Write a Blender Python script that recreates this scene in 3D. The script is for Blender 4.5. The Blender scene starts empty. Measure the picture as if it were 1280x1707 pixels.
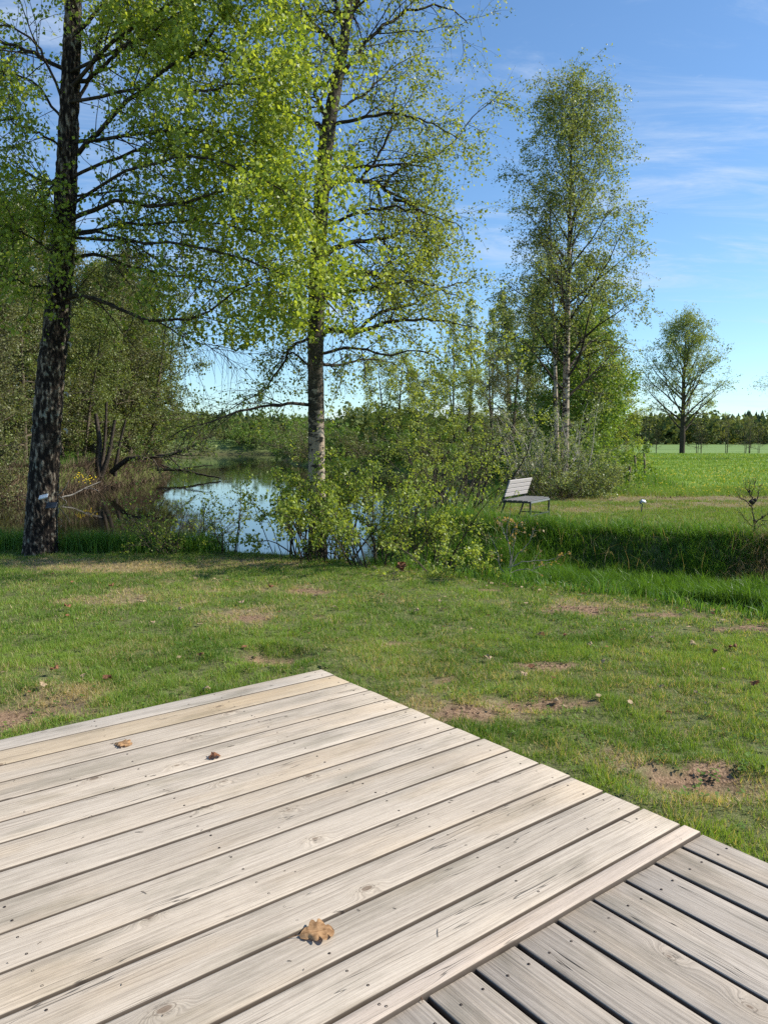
import bpy, math, random
import numpy as np
from mathutils import Vector, Matrix
C = bpy.context.scene
R = math.radians
random.seed(7)
rng = np.random.default_rng(11)

# ------------------------------------------------------------------ camera, sky, sun
FPX, HORIZ, CXP, CYP = 1283.0, 735.0, 640.0, 853.5
EYE = 1.55
PITCH = math.atan((CYP - HORIZ) / FPX)
cam = bpy.data.cameras.new('camera')
co = bpy.data.objects.new('camera', cam)
C.collection.objects.link(co)
cam.sensor_fit = 'VERTICAL'
cam.sensor_height = 36.0
cam.lens = 36.0 * FPX / 1707.0
cam.clip_start = 0.05
cam.clip_end = 5000
co.location = (0, 0, EYE)
co.rotation_euler = (math.pi / 2 - PITCH, 0, 0)
C.camera = co

SUN_EL, SUN_AZ = R(38), R(4)            # azimuth measured from +X (picture right) towards +Y (away)
sdir = Vector((math.cos(SUN_EL) * math.cos(SUN_AZ), math.cos(SUN_EL) * math.sin(SUN_AZ), math.sin(SUN_EL)))
sl = bpy.data.lights.new('sun', 'SUN')
sl.energy = 5.0
sl.angle = R(0.53)
sl.color = (1.0, 0.945, 0.845)
so = bpy.data.objects.new('sun', sl)
so.rotation_euler = sdir.to_track_quat('Z', 'Y').to_euler()
so.location = (30, 0, 30)
C.collection.objects.link(so)

w = bpy.data.worlds.new('World')
C.world = w
w.use_nodes = True
nt = w.node_tree
for n in list(nt.nodes):
    nt.nodes.remove(n)


class NT:
    """small helper to write node trees"""
    def __init__(s, tree):
        s.t = tree

    def n(s, typ, **kw):
        nd = s.t.nodes.new(typ)
        for k, v in kw.items():
            setattr(nd, k, v)
        return nd

    def link(s, a, b):
        s.t.links.new(a, b)

    def put(s, sock, v):
        if isinstance(v, bpy.types.NodeSocket):
            s.link(v, sock)
        elif isinstance(v, (tuple, list)) and len(v) == 3 and sock.type == 'RGBA':
            sock.default_value = (*v, 1)
        else:
            sock.default_value = v

    def m(s, op, a, b=0.0, c=None, clamp=False):
        nd = s.n('ShaderNodeMath', operation=op, use_clamp=clamp)
        s.put(nd.inputs[0], a)
        s.put(nd.inputs[1], b)
        if c is not None:
            s.put(nd.inputs[2], c)
        return nd.outputs[0]

    def vm(s, op, a, b=(0, 0, 0)):
        nd = s.n('ShaderNodeVectorMath', operation=op)
        s.put(nd.inputs[0], a)
        s.put(nd.inputs[1], b)
        return nd.outputs[0]

    def mix(s, f, a, b, mode='MIX'):
        nd = s.n('ShaderNodeMix', data_type='RGBA', blend_type=mode)
        nd.clamp_factor = True
        s.put(nd.inputs[0], f)
        s.put(nd.inputs[6], a)
        s.put(nd.inputs[7], b)
        return nd.outputs[2]

    def noise(s, vec, scale=1.0, detail=3.0, rough=0.55, dist=0.0):
        nd = s.n('ShaderNodeTexNoise')
        if vec is not None:
            s.link(vec, nd.inputs['Vector'])
        nd.inputs['Scale'].default_value = scale
        nd.inputs['Detail'].default_value = detail
        nd.inputs['Roughness'].default_value = rough
        nd.inputs['Distortion'].default_value = dist
        return nd.outputs[0]

    def ramp(s, f, lo, hi, a=0.0, b=1.0, smooth=True):
        nd = s.n('ShaderNodeMapRange')
        nd.interpolation_type = 'SMOOTHSTEP' if smooth else 'LINEAR'
        nd.clamp = True
        s.put(nd.inputs[0], f)
        s.put(nd.inputs[1], lo)
        s.put(nd.inputs[2], hi)
        s.put(nd.inputs[3], a)
        s.put(nd.inputs[4], b)
        return nd.outputs[0]

    def xyz(s, v):
        nd = s.n('ShaderNodeSeparateXYZ')
        s.link(v, nd.inputs[0])
        return nd.outputs

    def comb(s, x, y, z):
        nd = s.n('ShaderNodeCombineXYZ')
        for i, v in enumerate((x, y, z)):
            s.put(nd.inputs[i], v)
        return nd.outputs[0]

    def attr(s, name):
        nd = s.n('ShaderNodeAttribute', attribute_name=name)
        return nd.outputs['Fac']

    def bump(s, h, strength=0.5, dist=0.01):
        nd = s.n('ShaderNodeBump')
        s.put(nd.inputs['Height'], h)
        nd.inputs['Strength'].default_value = strength
        nd.inputs['Distance'].default_value = dist
        return nd.outputs[0]


W = NT(nt)
sky = W.n('ShaderNodeTexSky', sky_type='NISHITA')
sky.sun_disc = False
sky.sun_elevation = SUN_EL
sky.sun_rotation = math.pi / 2 - SUN_AZ
sky.altitude = 200
sky.air_density = 1.0
sky.dust_density = 0.25
sky.ozone_density = 2.0
gen = W.n('ShaderNodeTexCoord').outputs['Generated']
dx, dy, dz = W.xyz(gen)
zc = W.m('MAXIMUM', dz, 0.0)
den = W.m('ADD', zc, 0.12)
px_ = W.m('DIVIDE', dx, den)
py_ = W.m('DIVIDE', dy, den)
cir = W.noise(W.comb(W.m('MULTIPLY', px_, 0.9), W.m('MULTIPLY', py_, 2.2), 3.1), 1.7, 7, 0.66, 0.7)
cir2 = W.noise(W.comb(px_, py_, 8.0), 0.55, 2, 0.5)
cf = W.m('MULTIPLY', W.ramp(cir, 0.46, 0.76), W.ramp(cir2, 0.38, 0.60))
cf = W.m('MULTIPLY', cf, 0.6)
low = W.noise(W.comb(W.m('MULTIPLY', dx, 5.0), W.m('MULTIPLY', dy, 5.0), W.m('MULTIPLY', dz, 22.0)), 1.0, 5, 0.6, 0.3)
lowedge = W.m('SUBTRACT', W.ramp(dz, 0.0, 0.075, 1.0, 0.0), W.m('MULTIPLY', W.m('SUBTRACT', 0.60, low), 3.6))
lowf = W.m('MULTIPLY', W.ramp(lowedge, 0.25, 0.75), 0.65)
skyc = W.mix(cf, W.mix(1.0, sky.outputs[0], (0.85, 1.06, 1.21), 'MULTIPLY'), (4.6, 5.4, 6.6))
skyc = W.mix(lowf, skyc, (6.6, 6.9, 7.4))
bg = W.n('ShaderNodeBackground')
W.link(skyc, bg.inputs[0])
bg.inputs[1].default_value = 0.102
out = W.n('ShaderNodeOutputWorld')
W.link(bg.outputs[0], out.inputs[0])

C.view_settings.view_transform = 'Standard'
C.view_settings.look = 'None'
C.view_settings.exposure = 0.62
C.view_settings.gamma = 1.0
C.view_settings.use_curve_mapping = False
C.render.engine = 'CYCLES'
C.cycles.max_bounces = 7
C.cycles.diffuse_bounces = 3
C.cycles.glossy_bounces = 3
C.cycles.transmission_bounces = 4
C.cycles.transparent_max_bounces = 4
C.cycles.caustics_reflective = False
C.cycles.caustics_refractive = False
C.cycles.use_denoising = False


# ------------------------------------------------------------------ numpy helpers
def pix(u, v, D):
    """world point at depth D (metres along +Y) that lies on the sight line through photo pixel (u, v)"""
    x = (u - CXP) / FPX
    y = (CYP - v) / FPX
    c, s = math.cos(PITCH), math.sin(PITCH)
    d = np.array([x, c + y * s, -s + y * c])
    return np.array([0, 0, EYE]) + d * (D / d[1])


def _hash(ix, iy, iz):
    h = (ix * 374761393 + iy * 668265263 + iz * 2147483647 + 1274126177) & 0xffffffff
    h = ((h ^ (h >> 13)) * 1274126177) & 0xffffffff
    h = ((h ^ (h >> 16)) * 2246822519) & 0xffffffff
    return ((h ^ (h >> 15)) & 0xffffff) / 16777215.0


def vnoise(p):
    p = np.asarray(p, float)
    i = np.floor(p).astype(np.int64)
    f = p - i
    f = f * f * (3 - 2 * f)
    r = 0
    for a in (0, 1):
        wx = f[:, 0] if a else 1 - f[:, 0]
        for b in (0, 1):
            wy = f[:, 1] if b else 1 - f[:, 1]
            for c in (0, 1):
                wz = f[:, 2] if c else 1 - f[:, 2]
                r = r + wx * wy * wz * _hash(i[:, 0] + a, i[:, 1] + b, i[:, 2] + c)
    return r


def fbm(x, y, z=0.0, sc=1.0, oct=3):
    x = np.asarray(x, float)
    p = np.stack([x * sc, np.asarray(y, float) * sc + 0 * x, np.asarray(z, float) * sc + 0 * x], 1)
    t, a, n = 0, 1.0, 0
    for k in range(oct):
        t = t + a * vnoise(p + 17.3 * k)
        n += a
        a *= 0.5
        p = p * 2.03
    return t / n


def unit(v):
    return v / (np.linalg.norm(v, axis=-1, keepdims=True) + 1e-9)


class Acc:
    """collects numpy geometry with a per-vertex 'tint' value and builds one mesh"""
    def __init__(s):
        s.v, s.q, s.t, s.a, s.n = [], [], [], [], 0

    def add(s, v, quads=None, tris=None, tint=0.5):
        v = np.asarray(v, float).reshape(-1, 3)
        s.v.append(v)
        s.a.append(np.broadcast_to(np.asarray(tint, float), (len(v),)))
        if quads is not None and len(quads):
            s.q.append(np.asarray(quads) + s.n)
        if tris is not None and len(tris):
            s.t.append(np.asarray(tris) + s.n)
        s.n += len(v)
        return s

    def mesh(s, name, mat, smooth=True):
        v = np.concatenate(s.v)
        q = np.concatenate(s.q).reshape(-1) if s.q else np.zeros(0, int)
        t = np.concatenate(s.t).reshape(-1) if s.t else np.zeros(0, int)
        me = bpy.data.meshes.new(name)
        me.vertices.add(len(v))
        me.vertices.foreach_set('co', v.astype(np.float32).ravel())
        idx = np.concatenate([q, t]).astype(np.int32)
        me.loops.add(len(idx))
        me.loops.foreach_set('vertex_index', idx)
        nq, ntr = len(q) // 4, len(t) // 3
        me.polygons.add(nq + ntr)
        ls = np.concatenate([np.arange(nq) * 4, nq * 4 + np.arange(ntr) * 3]).astype(np.int32)
        me.polygons.foreach_set('loop_start', ls)
        me.polygons.foreach_set('use_smooth', np.full(nq + ntr, smooth))
        at = me.attributes.new('tint', 'FLOAT', 'POINT')
        at.data.foreach_set('value', np.concatenate(s.a).astype(np.float32))
        me.update(calc_edges=True)
        me.validate()
        if mat:
            me.materials.append(mat)
        return me

    def obj(s, name, mat, parent=None, smooth=True, kind=None, loc=None):
        o = bpy.data.objects.new(name, s.mesh(name, mat, smooth))
        C.collection.objects.link(o)
        if parent is not None:
            o.parent = parent
        if kind:
            o['kind'] = kind
        if loc is not None:
            o.location = loc
        return o

    def tubes(s, P, Rr, sides=4, tint=0.5, cap=True):
        """P (N,K,3), Rr (N,K)"""
        P = np.asarray(P, float)
        if P.ndim == 2:
            P = P[None]
            Rr = np.asarray(Rr, float)[None]
        N, K, _ = P.shape
        if N == 0:
            return s
        T = np.zeros_like(P)
        T[:, 1:-1] = P[:, 2:] - P[:, :-2]
        T[:, 0] = P[:, 1] - P[:, 0]
        T[:, -1] = P[:, -1] - P[:, -2]
        T = unit(T)
        ref = np.where(np.abs(T[:, :1, 2:]) > 0.8, np.array([1.0, 0.2, 0]), np.array([0.1, 0.2, 1.0]))
        A = unit(np.cross(T, ref))
        B = np.cross(T, A)
        an = np.arange(sides) * 2 * math.pi / sides
        V = P[:, :, None] + Rr[:, :, None, None] * (A[:, :, None] * np.cos(an)[:, None] + B[:, :, None] * np.sin(an)[:, None])
        base = (np.arange(N) * K * sides)[:, None, None]
        k = (np.arange(K - 1) * sides)[None, :, None]
        j = np.arange(sides)[None, None]
        j2 = (j + 1) % sides
        q = np.stack([base + k + j, base + k + j2, base + k + sides + j2, base + k + sides + j], -1).reshape(-1, 4)
        if np.ndim(tint) == 1:
            tint = np.repeat(tint, K * sides)
        s.add(V.reshape(-1, 3), q, None, tint)
        return s

    def box(s, c, sz, M=None, tint=0.5, bev=0.0):
        c, h = np.asarray(c, float), np.asarray(sz, float) / 2
        if bev <= 0:
            v = np.array([[a, b, d] for d in (-1, 1) for a, b in ((-1, -1), (1, -1), (1, 1), (-1, 1))]) * h
            q = [[3, 2, 1, 0], [4, 5, 6, 7], [0, 1, 5, 4], [1, 2, 6, 5], [2, 3, 7, 6], [3, 0, 4, 7]]
        else:
            hb = h - bev
            v, q = [], []
            rings = [(hb[0], hb[1], -h[2]), (h[0], h[1], -hb[2]), (h[0], h[1], hb[2]), (hb[0], hb[1], h[2])]
            for x, y, z in rings:
                v += [[-x, -y, z], [x, -y, z], [x, y, z], [-x, y, z]]
            v = np.array(v)
            q = [[3, 2, 1, 0], [12, 13, 14, 15]]
            for r in range(3):
                for j in range(4):
                    q.append([4 * r + j, 4 * r + (j + 1) % 4, 4 * r + 4 + (j + 1) % 4, 4 * r + 4 + j])
        if M is not None:
            v = v @ np.asarray(M).T
        s.add(v + c, q, None, tint)
        return s


def tag(o, label=None, cat=None, group=None, kind=None):
    if label: o['label'] = label
    if cat: o['category'] = cat
    if group: o['group'] = group
    if kind: o['kind'] = kind
    return o


def thing(name, label, cat, loc=(0, 0, 0), rz=0.0, group=None):
    o = bpy.data.objects.new(name, None)
    o.empty_display_size = 0.2
    C.collection.objects.link(o)
    o.location = loc
    o.rotation_euler = (0, 0, rz)
    return tag(o, label, cat, group)


def copy_tree(o, parent=None):
    c = o.copy()
    C.collection.objects.link(c)
    c.parent = parent
    for ch in list(o.children):
        copy_tree(ch, c)
    return c


# ------------------------------------------------------------------ materials
def new_mat(name):
    m = bpy.data.materials.new(name)
    m.use_nodes = True
    t = m.node_tree
    for n in list(t.nodes):
        t.nodes.remove(n)
    N = NT(t)
    o = N.n('ShaderNodeOutputMaterial')
    return m, N, o


def principled(N, o, col, rough=0.7, spec=0.3, normal=None, metal=0.0):
    b = N.n('ShaderNodeBsdfPrincipled')
    N.put(b.inputs['Base Color'], col)
    N.put(b.inputs['Roughness'], rough)
    b.inputs['Specular IOR Level'].default_value = spec
    b.inputs['Metallic'].default_value = metal
    if normal is not None:
        N.link(normal, b.inputs['Normal'])
    if o is not None:
        N.link(b.outputs[0], o.inputs[0])
    return b


def leaf_mat(name, ca, cb, trans=0.45, rough=0.45, spec=0.3, dry=None):
    m, N, o = new_mat(name)
    t = N.attr('tint')
    col = N.mix(t, ca, cb)
    if dry is not None:
        col = N.mix(N.ramp(t, 0.93, 0.95), col, dry)
    b = principled(N, None, col, rough, spec)
    tr = N.n('ShaderNodeBsdfTranslucent')
    N.link(N.mix(1.0, col, (1.35, 1.25, 0.55), 'MULTIPLY'), tr.inputs[0])
    mx = N.n('ShaderNodeMixShader')
    mx.inputs[0].default_value = trans
    N.link(b.outputs[0], mx.inputs[1])
    N.link(tr.outputs[0], mx.inputs[2])
    N.link(mx.outputs[0], o.inputs[0])
    return m


def flat_mat(name, col, rough=0.6, spec=0.3, metal=0.0, var=0.15, sc=30):
    m, N, o = new_mat(name)
    tc = N.n('ShaderNodeTexCoord').outputs['Object']
    n1 = N.noise(tc, sc, 4)
    c = N.mix(N.ramp(n1, 0.3, 0.7), tuple(x * (1 - var) for x in col), tuple(min(1, x * (1 + var)) for x in col))
    principled(N, o, c, rough, spec, None, metal)
    return m


def wood_mat(name, light, dark, streak=0.5, knot=(0.16, 0.11, 0.075), contrast=1.0):
    m, N, o = new_mat(name)
    tc = N.n('ShaderNodeTexCoord').outputs['Object']
    rnd = N.n('ShaderNodeObjectInfo').outputs['Random']
    x, y, z = N.xyz(tc)
    off = N.m('MULTIPLY', rnd, 97.0)
    xs = N.m('ADD', x, off)
    ys = N.m('ADD', y, N.m('MULTIPLY', rnd, 41.0))
    # knots
    vor = N.n('ShaderNodeTexVoronoi', feature='F1', voronoi_dimensions='2D')
    N.link(N.comb(N.m('MULTIPLY', xs, 1.9), N.m('MULTIPLY', ys, 3.6), 0.0), vor.inputs['Vector'])
    vor.inputs['Scale'].default_value = 1.0
    d = vor.outputs['Distance']
    cr = N.xyz(vor.outputs['Color'])
    has = N.m('GREATER_THAN', cr[0], 0.30)
    wob = N.noise(N.comb(N.m('MULTIPLY', xs, 9.0), N.m('MULTIPLY', ys, 30.0), 0.0), 1.0, 3)
    dw = N.m('ADD', d, N.m('MULTIPLY', N.m('SUBTRACT', wob, 0.5), 0.06))
    size = N.m('ADD', 0.014, N.m('MULTIPLY', cr[1], 0.030))
    core = N.m('MULTIPLY', N.ramp(N.m('SUBTRACT', dw, size), -0.012, 0.004, 1.0, 0.0), has)
    ringz = N.m('MULTIPLY', N.ramp(N.m('ABSOLUTE', N.m('SUBTRACT', N.m('SUBTRACT', dw, size), 0.012)), 0.0, 0.006, 1.0, 0.0), has)
    near = N.m('MULTIPLY', N.ramp(d, 0.02, 0.16, 1.0, 0.0), has)
    # grain, bent round the knots
    bend = N.m('MULTIPLY', near, 0.035)
    slow = N.m('MULTIPLY', N.noise(N.comb(N.m('MULTIPLY', xs, 1.3), N.m('MULTIPLY', ys, 5.0), 2.0), 1.0, 2), 0.035)
    yg = N.m('ADD', N.m('ADD', ys, bend), slow)
    g1 = N.noise(N.comb(N.m('MULTIPLY', xs, 2.2), N.m('MULTIPLY', yg, 105.0), 0.0), 1.0, 6, 0.75)
    g2 = N.noise(N.comb(N.m('MULTIPLY', xs, 1.6), N.m('MULTIPLY', yg, 14.0), 4.0), 1.0, 5, 0.6)
    g3 = N.noise(N.comb(N.m('MULTIPLY', xs, 4.0), N.m('MULTIPLY', yg, 240.0), 9.0), 1.0, 3, 0.6)
    bl = N.noise(N.comb(N.m('MULTIPLY', xs, 2.2), N.m('MULTIPLY', ys, 7.0), 6.0), 1.0, 4, 0.6)
    g = N.m('ADD', N.m('MULTIPLY', g1, 0.42), N.m('ADD', N.m('MULTIPLY', g2, 0.18), N.m('MULTIPLY', g3, 0.40)))
    f = N.ramp(g, 0.30, 0.62, 0.0, 1.0)
    col = N.mix(f, dark, light)
    # board to board difference
    col = N.mix(N.m('MULTIPLY', N.ramp(rnd, 0.0, 1.0, 0.0, 1.0, False), 0.30), col, N.mix(1.0, col, (0.98, 0.92, 0.84), 'MULTIPLY'))
    r2 = N.m('FRACT', N.m('MULTIPLY', rnd, 7.31))
    col = N.mix(N.m('MULTIPLY', r2, 0.75), col, N.mix(1.0, col, (0.80, 0.80, 0.80), 'MULTIPLY'))
    warm = N.noise(N.comb(N.m('MULTIPLY', xs, 1.1), N.m('MULTIPLY', ys, 4.0), 55.0), 1.0, 3, 0.55)
    col = N.mix(N.m('MULTIPLY', N.ramp(warm, 0.48, 0.68), 0.4), col, N.mix(1.0, col, (1.06, 0.96, 0.80), 'MULTIPLY'))
    mot = N.noise(N.comb(N.m('MULTIPLY', xs, 28.0), N.m('MULTIPLY', ys, 70.0), 5.0), 1.0, 4, 0.7)
    col = N.mix(N.ramp(mot, 0.35, 0.65, 0.0, 0.30), col, N.mix(1.0, col, (0.78, 0.76, 0.74), 'MULTIPLY'))
    # grey weathered blotches
    bm = N.m('MULTIPLY', N.ramp(bl, 0.48, 0.70), streak * 1.3)
    col = N.mix(bm, col, N.mix(1.0, col, (0.62, 0.63, 0.60), 'MULTIPLY'))
    # silver-black streaks of mildew that follow the grain
    st = N.noise(N.comb(N.m('MULTIPLY', xs, 2.6), N.m('MULTIPLY', yg, 95.0), 13.0), 1.0, 4, 0.7)
    sm = N.m('MULTIPLY', N.m('MULTIPLY', N.ramp(st, 0.60, 0.74), N.ramp(bl, 0.44, 0.60)), 0.8 * contrast)
    col = N.mix(sm, col, tuple(v * 0.45 for v in dark))
    # hair cracks
    ck = N.noise(N.comb(N.m('MULTIPLY', xs, 1.6), N.m('MULTIPLY', yg, 34.0), 21.0), 1.0, 2, 0.4)
    ckm = N.m('MULTIPLY', N.ramp(N.m('ABSOLUTE', N.m('SUBTRACT', ck, 0.5)), 0.0, 0.010, 1.0, 0.0),
              N.ramp(N.noise(N.comb(N.m('MULTIPLY', xs, 1.5), N.m('MULTIPLY', ys, 9.0), 30.0), 1.0, 2), 0.53, 0.60))
    col = N.mix(N.m('MULTIPLY', ckm, 0.8 * contrast), col, tuple(v * 0.25 for v in dark))
    col = N.mix(N.m('MULTIPLY', near, 0.35), col, N.mix(1.0, col, (1.12, 1.08, 1.0), 'MULTIPLY'))
    fe = N.noise(N.comb(N.m('MULTIPLY', xs, 30.0), N.m('MULTIPLY', ys, 60.0), 3.0), 1.0, 4, 0.7)
    fem = N.m('MULTIPLY', N.m('MULTIPLY', N.ramp(fe, 0.54, 0.64), N.ramp(d, 0.04, 0.13, 1.0, 0.0)), has)
    col = N.mix(N.m('MULTIPLY', fem, 0.85), col, tuple(v * 0.5 for v in dark))
    col = N.mix(N.m('MULTIPLY', core, 0.78), col, knot)
    col = N.mix(N.m('MULTIPLY', ringz, 0.55), col, tuple(v * 0.5 for v in knot))
    # specks of dirt
    spn = N.noise(tc, 260, 2, 0.5)
    sp2 = N.noise(tc, 9, 2, 0.5)
    spm = N.m('MULTIPLY', N.ramp(spn, 0.70, 0.74), N.ramp(sp2, 0.45, 0.6))
    col = N.mix(N.m('MULTIPLY', spm, 0.6), col, (0.05, 0.035, 0.025))
    # side faces are browner, darkened in colour to put shade into the board gaps
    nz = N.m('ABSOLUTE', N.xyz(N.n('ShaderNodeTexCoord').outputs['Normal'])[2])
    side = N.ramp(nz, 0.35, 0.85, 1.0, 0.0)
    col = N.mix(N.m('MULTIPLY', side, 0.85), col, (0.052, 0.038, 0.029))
    h = N.m('SUBTRACT', N.m('ADD', N.m('MULTIPLY', g1, 0.7), N.m('MULTIPLY', g3, 0.3)), N.m('MULTIPLY', ckm, 0.8))
    nrm = N.bump(h, 0.8, 0.0030)
    principled(N, o, col, 0.78, 0.22, nrm)
    return m


M = {}
M['deck'] = wood_mat('weathered_pine', (0.575, 0.495, 0.40), (0.285, 0.235, 0.185))
M['deck_warm'] = wood_mat('newer_pine', (0.56, 0.455, 0.325), (0.36, 0.28, 0.195))
M['deck_pink'] = wood_mat('pale_pine', (0.61, 0.51, 0.42), (0.40, 0.33, 0.265), 0.25)
M['deck_grey'] = wood_mat('grey_old_pine', (0.51, 0.445, 0.375), (0.21, 0.18, 0.148), 0.6, contrast=1.5)
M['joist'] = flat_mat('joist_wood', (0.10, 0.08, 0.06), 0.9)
M['screw'] = flat_mat('screw_rust', (0.035, 0.025, 0.02), 0.6, 0.3)
M['leafA'] = leaf_mat('birch_leaf', (0.18, 0.27, 0.03), (0.39, 0.46, 0.085), 0.54, 0.42, 0.45)
M['leafB'] = leaf_mat('birch_leaf_sparse', (0.17, 0.23, 0.04), (0.36, 0.41, 0.10), 0.5)
M['leafC'] = leaf_mat('tall_birch_leaf', (0.15, 0.20, 0.055), (0.31, 0.36, 0.12), 0.45)
M['leafOlive'] = leaf_mat('alder_leaf', (0.09, 0.125, 0.032), (0.20, 0.245, 0.062), 0.4)
M['leafBrown'] = leaf_mat('budding_twigs', (0.10, 0.105, 0.042), (0.21, 0.23, 0.085), 0.33)
M['leafShrub'] = leaf_mat('shrub_leaf', (0.15, 0.22, 0.035), (0.34, 0.41, 0.09), 0.50)
M['leafDeep'] = leaf_mat('deep_leaf', (0.085, 0.155, 0.025), (0.20, 0.30, 0.055), 0.42)
M['leafWillow'] = leaf_mat('willow_leaf', (0.14, 0.19, 0.075), (0.27, 0.32, 0.14), 0.42)
M['leafOak'] = leaf_mat('oak_bud', (0.20, 0.17, 0.05), (0.38, 0.25, 0.12), 0.4)
M['leafFar'] = leaf_mat('far_leaf', (0.075, 0.10, 0.04), (0.17, 0.20, 0.075), 0.3, 0.95, 0.0)
M['conifer'] = leaf_mat('conifer', (0.030, 0.050, 0.026), (0.060, 0.085, 0.042), 0.1, 0.95, 0.0)
M['grass'] = leaf_mat('lawn_blade', (0.095, 0.185, 0.024), (0.25, 0.36, 0.062), 0.42, 0.5, 0.3, dry=(0.50, 0.40, 0.21))
M['grassLong'] = leaf_mat('long_blade', (0.055, 0.13, 0.016), (0.14, 0.27, 0.035), 0.40, 0.45, 0.35, dry=(0.34, 0.28, 0.15))
M['grassField'] = leaf_mat('field_blade', (0.12, 0.21, 0.03), (0.22, 0.33, 0.06), 0.35, 0.5, 0.25, dry=(0.30, 0.26, 0.12))
M['straw'] = leaf_mat('straw', (0.20, 0.15, 0.08), (0.36, 0.28, 0.16), 0.25)
M['yellow'] = flat_mat('dandelion_yellow', (0.75, 0.52, 0.02), 0.7)


def bark_mat(name, kind):
    m, N, o = new_mat(name)
    tc = N.n('ShaderNodeTexCoord').outputs['Object']
    x, y, z = N.xyz(tc)
    if kind == 'fissured':
        t = N.attr('tint')
        n1 = N.noise(N.comb(N.m('MULTIPLY', x, 30.0), N.m('MULTIPLY', y, 30.0), N.m('MULTIPLY', z, 19.0)), 1.0, 5, 0.7)
        n2 = N.noise(tc, 5.5, 4, 0.6)
        f = N.m('ADD', N.m('MULTIPLY', t, 0.9), N.m('MULTIPLY', N.m('SUBTRACT', n1, 0.5), 1.3))
        col = N.mix(N.ramp(f, 0.34, 0.60), (0.016, 0.012, 0.010), (0.078, 0.058, 0.043))
        col = N.mix(N.ramp(f, 0.62, 0.84), col, (0.27, 0.225, 0.17))
        lich = N.m('MULTIPLY', N.ramp(n2, 0.60, 0.68), N.ramp(f, 0.35, 0.6))
        col = N.mix(N.m('MULTIPLY', lich, 0.7), col, (0.25, 0.26, 0.21))
        principled(N, o, col, 0.9, 0.15, N.bump(n1, 0.9, 0.012))
    elif kind in ('white', 'white_clean'):
        n1 = N.noise(N.comb(N.m('MULTIPLY', x, 7.0), N.m('MULTIPLY', y, 7.0), N.m('MULTIPLY', z, 16.0)), 1.0, 5, 0.65)
        n2 = N.noise(N.comb(N.m('MULTIPLY', x, 3.0), N.m('MULTIPLY', y, 3.0), N.m('MULTIPLY', z, 2.2)), 1.0, 3, 0.5)
        n3 = N.noise(N.comb(N.m('MULTIPLY', x, 30.0), N.m('MULTIPLY', y, 30.0), N.m('MULTIPLY', z, 110.0)), 1.0, 2, 0.5)
        col = N.mix(N.ramp(n2, 0.35, 0.65), (0.43, 0.37, 0.29), (0.33, 0.25, 0.175))
        col = N.mix(N.m('MULTIPLY', N.ramp(n3, 0.58, 0.70), 0.6), col, (0.12, 0.09, 0.07))
        hi = N.ramp(N.m('ADD', z, N.m('MULTIPLY', n2, 1.6)), *((2.2, 3.6) if kind == 'white' else (7.0, 12.0)))
        col = N.mix(N.ramp(N.m('ADD', n1, N.m('MULTIPLY', hi, 0.16)), 0.50, 0.58), col, (0.030, 0.024, 0.018))
        col = N.mix(N.m('MULTIPLY', hi, 0.75), col, N.mix(N.ramp(n3, 0.4, 0.6), (0.028, 0.024, 0.015), (0.10, 0.085, 0.06)))
        if kind == 'white':  # bark darkened low down: bush shade painted in, plus black rough base
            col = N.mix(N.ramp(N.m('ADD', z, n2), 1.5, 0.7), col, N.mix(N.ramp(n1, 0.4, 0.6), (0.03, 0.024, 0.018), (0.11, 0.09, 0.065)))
        principled(N, o, col, 0.75, 0.2, N.bump(n1, 0.7, 0.012))
    else:
        n1 = N.noise(tc, 14, 4, 0.6)
        a, b = {'dark': ((0.018, 0.014, 0.011), (0.085, 0.068, 0.05)),
                'brown': ((0.05, 0.038, 0.026), (0.15, 0.12, 0.085)),
                'grey': ((0.10, 0.09, 0.075), (0.27, 0.25, 0.21)),
                'pale': ((0.24, 0.21, 0.17), (0.46, 0.42, 0.35))}[kind]
        principled(N, o, N.mix(N.ramp(n1, 0.3, 0.7), a, b), 0.85, 0.15, N.bump(n1, 0.6, 0.01))
    return m


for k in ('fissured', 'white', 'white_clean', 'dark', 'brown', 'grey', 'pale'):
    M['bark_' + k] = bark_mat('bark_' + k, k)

# ------------------------------------------------------------------ terrain shape
BASIN = np.array([(-45, 13.5), (-12, 12.3), (-6, 11.5), (-2.9, 10.85), (-1.4, 10.45), (0.6, 9.15), (2.1, 7.95), (3.5, 6.75), (6, 5.1),
                  (12, 1.5), (30, -9), (36, -2), (14, 6.2), (9.5, 9.4), (6.2, 11.4), (3.9, 12.6), (2.0, 13.4), (1.0, 14.3), (0.9, 16), (2.0, 19),
                  (3.4, 24), (4.7, 30), (5.8, 38), (5.2, 46), (1.5, 52), (-3.5, 58), (-8.5, 75), (-12.5, 100), (-15.5, 126), (-46, 130), (-37, 100), (-27, 76), (-20.0, 62), (-16, 53), (-13.7, 47),
                  (-13.4, 40), (-13.2, 34), (-13.9, 28.5), (-18, 24.5), (-25, 22), (-45, 21)], float)
WATER_Z = -0.62


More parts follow.
